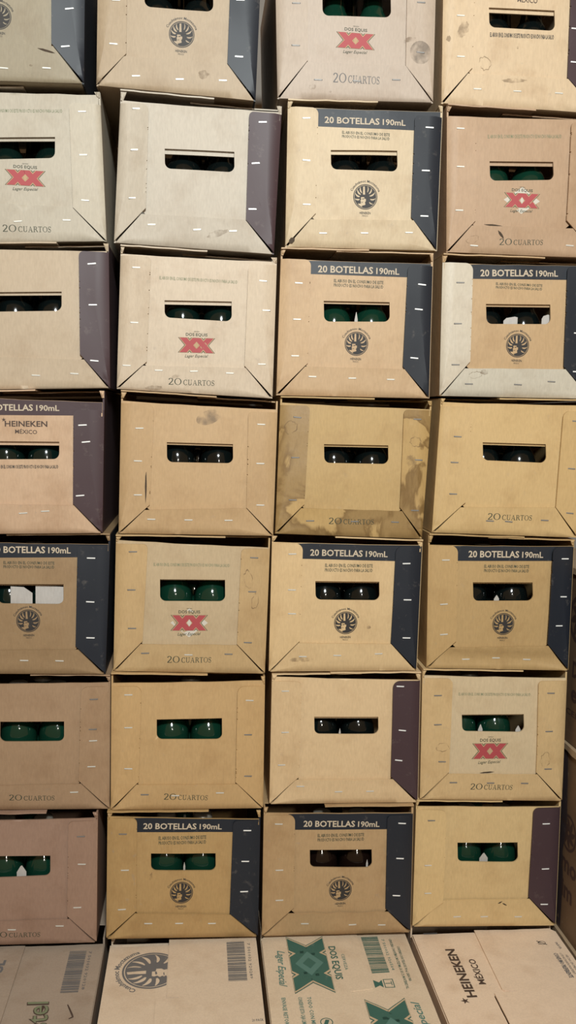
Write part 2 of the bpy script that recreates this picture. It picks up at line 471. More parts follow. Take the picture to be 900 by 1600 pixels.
def carton(d, key, y0, lid, label, bottles=None, top=True, name='bottle_carton', group='stacked bottle cartons', depth=DEPTH, frontal=True):
    """d: measurements in mm on the front plane; lid(x) -> height of the closed top in mm"""
    sd = random.random() * 50
    q = d['q']; TL, TR, BR, BL = q
    cx = (TL[0] + TR[0] + BR[0] + BL[0]) / 4; zb = min(BL[1], BR[1])
    root = empty(name, (cx / 1000, y0 + depth / 2, zb / 1000), label, 'box', group)
    ORIGIN[root.name] = Vector(root.location)
    kc = tuple(d['a']); pc = tuple(d.get('pa', d['a']))  # stacked cartons' board colour includes painted-in light drop and warming across the stack
    H = (TL[1] + TR[1] - BL[1] - BR[1]) / 2; W = (TR[0] + BR[0] - TL[0] - BL[0]) / 2
    A = random.uniform(.8, 2.6); nz = random.uniform(.7, 1.3)
    dirty = random.random() < .35
    MK = M_KRAFT_DIRTY if dirty else M_KRAFT
    def xl(z): return lerp(BL[0], TL[0], (z - BL[1]) / (TL[1] - BL[1]))
    def xr(z): return lerp(BR[0], TR[0], (z - BR[1]) / (TR[1] - BR[1]))
    def zbot(x): return lerp(BL[1], BR[1], (x - BL[0]) / (BR[0] - BL[0]))
    def ztop(x): return lerp(TL[1], TR[1], (x - TL[0]) / (TR[0] - TL[0]))
    def fn(x, z, dd, edge=0):
        u = min(1, max(0, (x - xl(z)) / (xr(z) - xl(z)))); v = min(1, max(0, (z - zbot(x)) / H))
        b = A * math.sin(PI * u) * math.sin(PI * v) + nz * noise.noise(Vector((x * .018 + sd, z * .018, sd)))
        if edge:
            b *= min(1, edge_dist(x, z, edge) / 20)
            e = edge_dist(x, z, edge); R = 4.5
            if e < R: dd -= R - math.sqrt(max(0, R * R - (R - max(e, 0)) ** 2))
        return (x / 1000, y0 - (dd + b) / 1000, z / 1000)
    def edge_dist(x, z, e):
        if e == 'l': return x - xl(z)
        if e == 'r': return xr(z) - x
        return z - zbot(x)
    FL, FR = d['fl'], d['fr']; bl, br = d['bt']
    colr = {'n': M_NAVY, 'm': M_MAROON, 'k': None}[d['c']]
    # --- main front panel: wide at the top, narrower behind the flaps, with the hand hole
    ins = 13
    outer = [(TL[0] + 2.5, TL[1]), (TL[0] + 2.5, FL[1] - 9), (FL[0] - ins, FL[1] - 9), (FL[2] - ins, bl + 11), (FL[2] + 11, bl - 10), (FR[2] - 11, br - 10), (FR[2] + ins, br + 11),
             (FR[0] + ins, FR[1] - 9), (TR[0] - 2.5, FR[1] - 9), (TR[0] - 2.5, TR[1])]
    nn = 7
    topedge = []
    for i in range(nn, 0, -1):
        t = i / (nn + 1); x = lerp(TL[0] + 2.5, TR[0] - 2.5, t)
        topedge.append((x, ztop(x) - (d.get('sag', 0) + .8) * math.sin(PI * t) + .9 * noise.noise(Vector((x * .03, sd, 3)))))
    outer += topedge
    outer = outer[::-1]
    hole = round_rect(d['win'], 9)
    panel = sheet('front_panel', outer, [hole], fn, -2.6, 0, MK, root, 13, pc)
    # folded-in tab above the hand hole
    (ax, az), (bx, bz), _, _ = d['win']
    lip = max(2.0, d['lip'])
    tab = sheet('hand_hole_tab', [(ax - 4, az - lip * .95), (bx + 4, bz - lip * .95), (bx + 4, bz + 8), (ax - 4, az + 8)], [], fn, -7.2, -4.4, MK, panel, 16, pc)
    # --- side flaps with a round upper corner and a cut lower corner
    def flap(side):
        f = FL if side == 'l' else FR
        sgn = 1 if side == 'l' else -1
        ex = (lambda z: xl(z)) if side == 'l' else (lambda z: xr(z))
        zc = (BL[1] if side == 'l' else BR[1]) + random.uniform(1.8, 3.2)
        r = random.choice([7, 9, 11])
        pts = [(ex(f[1]), f[1]), (f[0] - sgn * r, f[1])]
        for i in range(1, 6):
            a = PI / 2 * i / 6; pts.append((f[0] - sgn * r + sgn * r * math.sin(a), f[1] - r + r * math.cos(a)))
        pts += [(f[0], f[1] - r)]
        nk = sorted(random.uniform(.05, .95) for _ in range(random.choice([0, 4, 6, 8])))
        for t in nk:   # little bridges left by the die along the cut edge
            x, z = lerp(f[0], f[2], t), lerp(f[1] - r, f[3], t); k2 = random.uniform(.8, 1.5)
            pts += [(x, z + .9), (x - sgn * k2, z + .5), (x - sgn * k2, z - .5), (x, z - .9)]
        pts += [(f[2], f[3]), (ex(zc) + sgn * .6, zc), (ex(zc), zc)]
        m = colr if (side == 'r' and colr) else (M_PALE if d.get('pale') and side == 'l' else (M_WET if d.get('stain') else MK))
        hot = random.random()
        lf = 2.0 * hot ** 2 + .4
        if key in ('22', '63', '74') and side == 'l': lf = 5.0
        if d.get('dent') and side == 'r': lf = 4
        fx = abs(f[0] - ex(f[1]))
        lift = lambda x, z: lf * min(1, max(0, abs(x - ex(z)) / fx)) ** 2
        tn = random.uniform(.95, 1.03); c = (.50, .43, .33) if d.get('pale') else (kc[0] * tn, kc[1] * tn * .99, kc[2] * tn * .97)
        lb = None
        if side == 'r' and colr: lb = 'navy printed side flap' if d['c'] == 'n' else 'maroon printed side flap'
        o = sheet('side_flap', pts if side == 'r' else pts[::-1], [], lambda x, z, dd: fn(x, z, dd, side), .3, 3.2, m, root, 12, c, lift, lb)
        return o, lift
    fo_l, lift_l = flap('l'); fo_r, lift_r = flap('r')
    # --- bottom flap
    tL = max(0, (FL[3] - bl) / (FL[3] - BL[1] - 1.8)); tR = max(0, (FR[3] - br) / (FR[3] - BR[1] - 1.8))
    tl = (lerp(FL[2], BL[0], tL) + 1.2, bl); tr = (lerp(FR[2], BR[0], tR) - 1.2, br)
    pts = [(BL[0] + 2.6, BL[1] + .6)]
    for i in range(1, 8):
        x = lerp(BL[0] + 2.5, BR[0] - 2.5, i / 8); pts.append((x, zbot(x) + .5 + .5 * noise.noise(Vector((x * .05, sd, 9)))))
    pts += [(BR[0] - 2.6, BR[1] + .6), tr]
    wav = 1.6 if key == '73' else .35
    for i in range(7, 0, -1):
        x = lerp(tl[0], tr[0], i / 8); pts.append((x, lerp(bl, br, i / 8) + wav * math.sin(i * 2.4 + sd)))
    pts += [tl]
    lfb = {'73': 2.6, '54': -3.0, '42': 2.2, '71': 1.8}.get(key, random.uniform(.8, 2.6))
    hb = max(10, bl - BL[1])
    if lfb > 0: lift_b = lambda x, z: lfb * max(0, (z - zbot(x)) / hb) ** 2
    else: lift_b = lambda x, z: lfb * math.sin(PI * min(1, max(0, (z - zbot(x)) / hb))) * 1.6
    mb = M_PALE if d.get('pale') else (M_WET if d.get('stain') else MK)
    fo_b = sheet('bottom_flap', pts, [], lambda x, z, dd: fn(x, z, dd, 'b'), 0.3 if lfb > 0 else 2.4, 3.2 if lfb > 0 else 4.8, mb, root, 12, (.50, .45, .36) if d.get('pale') else kc, lift_b)
    # --- walls, base, back, top flaps
    yb = y0 + depth
    lz = lambda x: lid(x)
    for side in 'lr':
        e = xl if side == 'l' else xr; s = 1 if side == 'l' else -1
        zt = lz(e(TL[1]) + s * 4) - 3.2; zz = (BL if side == 'l' else BR)[1] + .6
        qd = [(e(zt), zt), (e(zt) + s * 2.6, zt), (e(zz) + s * 2.6, zz), (e(zz), zz)]
        if side == 'r': qd = [qd[1], qd[0], qd[3], qd[2]]
        m = colr if (side == 'r' and colr and key[1] in '12') else MK
        if side == 'r' and colr and key[1] in '34': qd = [(a + .9, b) if i in (1, 2) else (a, b) for i, (a, b) in enumerate(qd)]
        w = slab('side_wall', qd, y0 + .0022, yb, m, root, kc, 2, label=('navy printed side wall' if d['c'] == 'n' else 'maroon printed side wall') if (side == 'r' and colr and key[1] in '12') else None)
    slab('base_panel', [(BL[0] + 3, BL[1] + 3.0), (BR[0] - 3, BR[1] + 3.0), (BR[0] - 3, BR[1] + .4), (BL[0] + 3, BL[1] + .4)], y0 + .003, yb - .003, MK, root, kc, 4)
    slab('back_panel', [(TL[0] + 3, lz(TL[0]) - 8), (TR[0] - 3, lz(TR[0]) - 8), (BR[0] - 3, BR[1] + 3.2), (BL[0] + 3, BL[1] + 3.2)], yb - .003, yb, MK, root, kc, 4)
    if top:
        t0 = random.uniform(.52, .72)
        e0, e1 = xl(TL[1] + 6), xr(TR[1] + 6)
        xm = lerp(e0, e1, t0); xn = lerp(e0, e1, random.uniform(.35, .5))
        swap = random.random() < .35
        a0, a1 = (e0, xm) if not swap else (xn, e1)
        b0, b1 = (xn, e1) if not swap else (e0, xm)
        def strip(n, x0, x1, dz, th, yy, sd2):
            k = 14; V = []; F = []
            ys = [yy, yy + .012, yy + .08, yb - .004]
            for j, y in enumerate(ys):
                for i in range(k + 1):
                    x = lerp(x0, x1, i / k)
                    w = -abs(noise.noise(Vector((x * .022 + sd2, j * .4, sd2)))) * 1.5 * (1 if j < 2 else .3)
                    z = lz(x) - dz + w
                    yj = y + (.0012 * noise.noise(Vector((x * .05, sd2, 1))) if j == 0 else 0)
                    V.append((x / 1000, yj, z / 1000)); V.append((x / 1000, yj, (z - th) / 1000))
            I = lambda j, i, s: (j * (k + 1) + i) * 2 + s
            for j in range(len(ys) - 1):
                for i in range(k):
                    F += [(I(j, i, 0), I(j, i + 1, 0), I(j + 1, i + 1, 0), I(j + 1, i, 0)), (I(j, i, 1), I(j + 1, i, 1), I(j + 1, i + 1, 1), I(j, i + 1, 1))]
                F += [(I(j, 0, 0), I(j + 1, 0, 0), I(j + 1, 0, 1), I(j, 0, 1)), (I(j, k, 0), I(j, k, 1), I(j + 1, k, 1), I(j + 1, k, 0))]
            J = len(ys) - 1
            for i in range(k):
                F += [(I(0, i, 0), I(0, i, 1), I(0, i + 1, 1), I(0, i + 1, 0)), (I(J, i, 0), I(J, i + 1, 0), I(J, i + 1, 1), I(J, i, 1))]
            return mesh_obj(n, V, F, MK, root, None, kc)
        strip('top_flap', a0, a1, .35, 2.0, y0 - .0035, sd + 3)
        strip('top_flap', b0, b1, 2.6, 1.8, y0 + random.choice([-.001, .018, .030, .040]), sd + 8)
        # crumpled board where the top folds at the two front corners
        for s, ex in ((1, e0), (-1, e1)):
            if random.random() < .8:
                V = []; F = []
                zt = lz(ex + s * 4) - 3.3
                w = random.uniform(5, 9); h = random.uniform(7, 12)
                n1, n2 = 5, 6
                for j in range(n2 + 1):
                    for i in range(n1 + 1):
                        u, v = i / n1, j / n2
                        dd = 1.6 * math.sin(PI * u) * math.sin(PI * min(1, v * 1.1)) + 1.6 * noise.noise(Vector((u * 2.3 + sd, v * 2.9, sd + s)))
                        V.append(((ex + s * (u * w * (1 - .55 * v) + .3)) / 1000, y0 - (dd + .2) / 1000, (zt - v * h) / 1000))
                m_ = len(V)
                V += [(x, y0 + .0024, z) for x, y, z in V]
                I = lambda j, i: j * (n1 + 1) + i
                for j in range(n2):
                    for i in range(n1):
                        f = (I(j, i), I(j + 1, i), I(j + 1, i + 1), I(j, i + 1)); F.append(f); F.append(tuple(m_ + a for a in f[::-1]))
                bd = [I(0, i) for i in range(n1 + 1)] + [I(j, n1) for j in range(1, n2 + 1)] + [I(n2, i) for i in range(n1 - 1, -1, -1)] + [I(j, 0) for j in range(n2 - 1, 0, -1)]
                for a, b in zip(bd, bd[1:] + bd[:1]): F.append((a, b, m_ + b, m_ + a))
                mesh_obj('crumpled_corner', V, F, MK, root, None, kc)
    # --- printing
    g = lambda x, z, dd: fn(x, z, dd)
    pr = .18
    if 'band' in d:
        zl_, zr_ = d['band']
        o_ = [(TL[0] + 3 if False else FL[0] - 10, zl_), (FR[0] + 12, zr_), (FR[0] + 12, FR[1] - 4), (TR[0] - 2.8, FR[1] - 4), (TR[0] - 2.8, TR[1] - .3)]
        o_ += [(x, z - .3) for x, z in topedge if x > FL[0] - 10] + [(FL[0] - 10, ztop(FL[0] - 10) - 1.6)]
        pts, trs = tess(o_)
        ink('printed_band', [(pts, trs)], g, pr, M_NAVY if d['c'] == 'n' else M_MAROON, panel, 13)
    if 'txt' in d:
        x0, z0, x1, z1, cap = d['txt']; mx = lambda t: (lerp(x0, x1, t), lerp(z0, z1, t))
        a, b, c, e = mx(0), mx(.675), mx(.715), mx(1)
        S1, S2 = place(sans('20 BOTELLAS', .022), *a, *b, cap), place(sans('190mL', .018), *c, *e, cap * .92)
        ink('printed_text', S1, g, pr + .2, M_CREAM, panel, label='cream lettering reading 20 BOTELLAS')
        ink('printed_text', S2, g, pr + .2, M_CREAM, panel, label='cream lettering reading 190mL')
    if 'ab2' in d:
        x0, z0, x1, z1 = d['ab2']; h = (z0 - z1)
        zm = lambda f: z0 - h * f
        S = place(sans(LIP1, .02, 1), x0, zm(.44), x1, zm(.44), h * .40)
        ink('printed_text', S, g, pr, M_OLIVE, panel)
        S = place(sans(LIP2, .02, 1), x0, zm(.98), x1, zm(.98), h * .40)
        ink('printed_text', S, g, pr, M_OLIVE, panel)
    for k_, mt, bo in (('ab1', M_BLACK, .03), ('tl', M_FADED, .01)):
        if k_ in d:
            x0, z0, x1, z1, cap = d[k_]
            ink('printed_text', place(sans(LIP, bo, 1), x0, z0, x1, z1, cap * .9), g, pr, mt, panel)
    if 'hn' in d:
        h = d['hn']
        star = []
        for i in range(10):
            a = PI / 2 + i * PI / 5; r = 1 if i % 2 == 0 else .36; star.append((r * math.cos(a), r * math.sin(a)))
        S = place(sans('HEINEKEN', .022), *h[:5]) + place(sans('MÉXICO', .012), *h[5:])
        S += xf([tess(star)], h[0] - 1.5, h[1] + h[4] * 1.15, h[4] * .42)
        ink('printed_logo', S, g, pr, M_BROWN, panel)
    if 'cr' in d:
        ink('printed_crest', crest_print(*d['cr'], random.uniform(-.03, .03)), g, pr, M_BLACK, panel)
    if 'xx' in d:
        x0, z1, x1, z0 = d['xx']; w = x1 - x0; h = z1 - z0
        if d.get('dia'):
            mx, mz = (x0 + x1) / 2, (z0 + z1) / 2
            ink('printed_diamond', [poly((mx - w * .52, mz), (mx, mz - h * .95), (mx + w * .52, mz), (mx, mz + h * .95))], g, pr * .6, M_SILVERINK, panel)
        ink('printed_logo', fitbox(xbars(.035), x0, z0, x1, z1), g, pr, M_OLIVE, panel, label='dark outline of the red double X')
        ink('printed_logo', fitbox(xbars(.014), x0, z0, x1, z1), g, pr * 1.8, M_TAN, panel)
        ink('printed_logo', fitbox(xbars(-.012), x0, z0, x1, z1), g, pr * 2.6, M_RED, panel, label='red double X')
        mx = (x0 + x1) / 2; dm = h * .24
        ink('printed_diamond', [poly((mx - dm * .62, z0 + h * .5), (mx, z0 + h * .5 - dm), (mx + dm * .62, z0 + h * .5), (mx, z0 + h * .5 + dm))], g, pr * 3.4, M_SILVERINK if d.get('dia') else M_TAN, panel)
        S = place(sans('DOS EQUIS', .016), x0 + w * .20, z1 + h * .13, x1 - w * .20, z1 + h * .13, h * .20)
        ink('printed_text', S, g, pr * 1.4, M_OLIVE, panel)
        S = place(sans('CERVEZA', .0), x0 + w * .42, z1 + h * .40, x1 - w * .42, z1 + h * .40, h * .07)
        ink('printed_text', S, g, pr * 1.4, M_OLIVE, panel)
        S = place(sans('Lager Especial', .006), x0 + w * .18, z0 - h * .34, x1 - w * .20, z0 - h * .30, h * .20, .35)
        ink('printed_text', S, g, pr * 1.4, M_OLIVE, panel)
    if 'qq' in d:
        x0, z0, x1, z1, cap = d['qq']; mx = lambda t: (lerp(x0, x1, t), lerp(z0, z1, t))
        S = place(serif('20'), *mx(0), *mx(.285), cap) + place(serif('CUARTOS'), *mx(.325), *mx(1), cap * .80)
        lf = lift_b(x0, (z0 + z1) / 2 + cap / 2)
        ink('printed_text', S, lambda x, z, dd: fn(x, z, dd + lift_b(x, z), 'b'), (3.2 if lfb > 0 else 4.8) + pr, M_OLIVE if key[0] != '1' else M_GREYINK, fo_b, label='serif lettering reading 20 CUARTOS')
    # --- staples
    for x, z, rot, kind in d.get('S', []):
        if x < FL[2] + 2 and z > zbot(x) + (x - BL[0]) * .75: par, lf, ed = fo_l, lift_l, 'l'
        elif x > FR[2] - 2 and z > zbot(x) + (BR[0] - x) * .75: par, lf, ed = fo_r, lift_r, 'r'
        else: par, lf, ed = fo_b, lift_b, 'b'
        base = 3.2 if ed != 'b' else (3.2 if lfb > 0 else 4.8)
        p = Vector(fn(x, z, base + lf(x, z), ed))
        if kind == 0 and d.get('pale'): kind = 2
        o = bpy.data.objects.new('staple', STAPLE[kind]); COL.objects.link(o)
        o.parent = par; o.location = p - ORIGIN[root.name]; o.rotation_euler = (0, math.radians(-rot * -1 + random.uniform(-2, 2)), 0)
    for x, z, w_, h_, rot, kind in d.get('mk', []):
        if x < FL[2] + 2 and z > zbot(x) + (x - BL[0]) * .75: par, lf, ed = fo_l, lift_l, 'l'
        elif x > FR[2] - 2 and z > zbot(x) + (BR[0] - x) * .75: par, lf, ed = fo_r, lift_r, 'r'
        elif z < min(bl, br): par, lf, ed = fo_b, lift_b, 'b'
        else: par, lf, ed = panel, (lambda x, z: 0), 0
        base = 0 if ed == 0 else (3.2 if ed != 'b' or lfb > 0 else 4.8)
        rr = random.Random(int(abs(x) * 7)); ca, sa = math.cos(math.radians(rot)), math.sin(math.radians(rot)); P_ = []
        for i in range(22):
            a = 2 * PI * i / 22; k = rr.uniform(.8, 1.15)
            if kind == 't': u_, v_ = math.cos(a) * w_ / 2, math.sin(a) * abs(math.sin(a)) * h_ / 2 * k
            else: u_, v_ = math.cos(a) * w_ / 2 * (1 if kind == 'o' else k), math.sin(a) * h_ / 2 * (1 if kind == 'o' else k)
            P_.append((x + u_ * ca - v_ * sa, z + u_ * sa + v_ * ca))
        hl = [[(x + (px - x) * .86, z + (pz - z) * .86) for px, pz in P_]] if kind == 'r' else []
        ink({'t': 'torn_scuff', 'o': 'round_smudge', 'b': 'stain', 'r': 'tide_mark'}[kind], [tess(P_, hl)], lambda x, z, dd: fn(x, z, dd + lf(x, z), ed), base + .2, {'t': M_TEAR, 'o': M_SMUDGE, 'b': M_STAIN, 'r': M_TIDE}[kind], par, 6)
    # --- what shows through the hand hole
    if bottles:
        for i, (x, kind, lb) in enumerate(bottles):
            bottle(x / 1000, y0 + (.0365 if i < 2 else .0868), (zbot(x) + 3.4) / 1000, kind, lb)
    for i, (sx, sz, w, h) in enumerate(d.get('st', [])):
        hz = sz + h / 2; zz = zbot(sx) + 3.2
        if w > 18 and key == '51': pts = [(sx - w / 2, zz), (sx + w / 2, zz), (sx + w / 2, hz - (9 if i == 0 else 1)), (sx + (w * .1), hz), (sx - w / 2, hz + 1)]
        elif key == '34': pts = [(sx - w / 2, zz), (sx + w / 2, zz), (sx + w / 2, hz - 1), (sx + w * .3, hz), (sx - w * .05, hz - 1.5), (sx - w * .3, hz - 2.5), (sx - w / 2, hz - 7)]
        else: pts = [(sx - w / 2, zz), (sx + w / 2, zz), (sx + w / 2, hz - h * .8), (sx + w * .05, hz), (sx - w * .1, hz - 1), (sx - w / 2, hz - h * .85)]
        wh = 'torn white card divider standing behind the hand hole of the ' + place_words(key)
        if len(d['st']) > 1: wh = ('left ' if i == 0 else 'right ') + wh
        o = sheet('card_divider', pts, [], lambda x, z, dd: (x / 1000, y0 + .0062 - dd / 1000, z / 1000), 0, .5, M_CARD, None, 30)
        o['label'] = wh; o['category'] = 'cardboard'; o['group'] = 'torn card dividers in the cartons'
    return root
M_CARD = board_mat('white_card', .25, base=(.44, .41, .38))

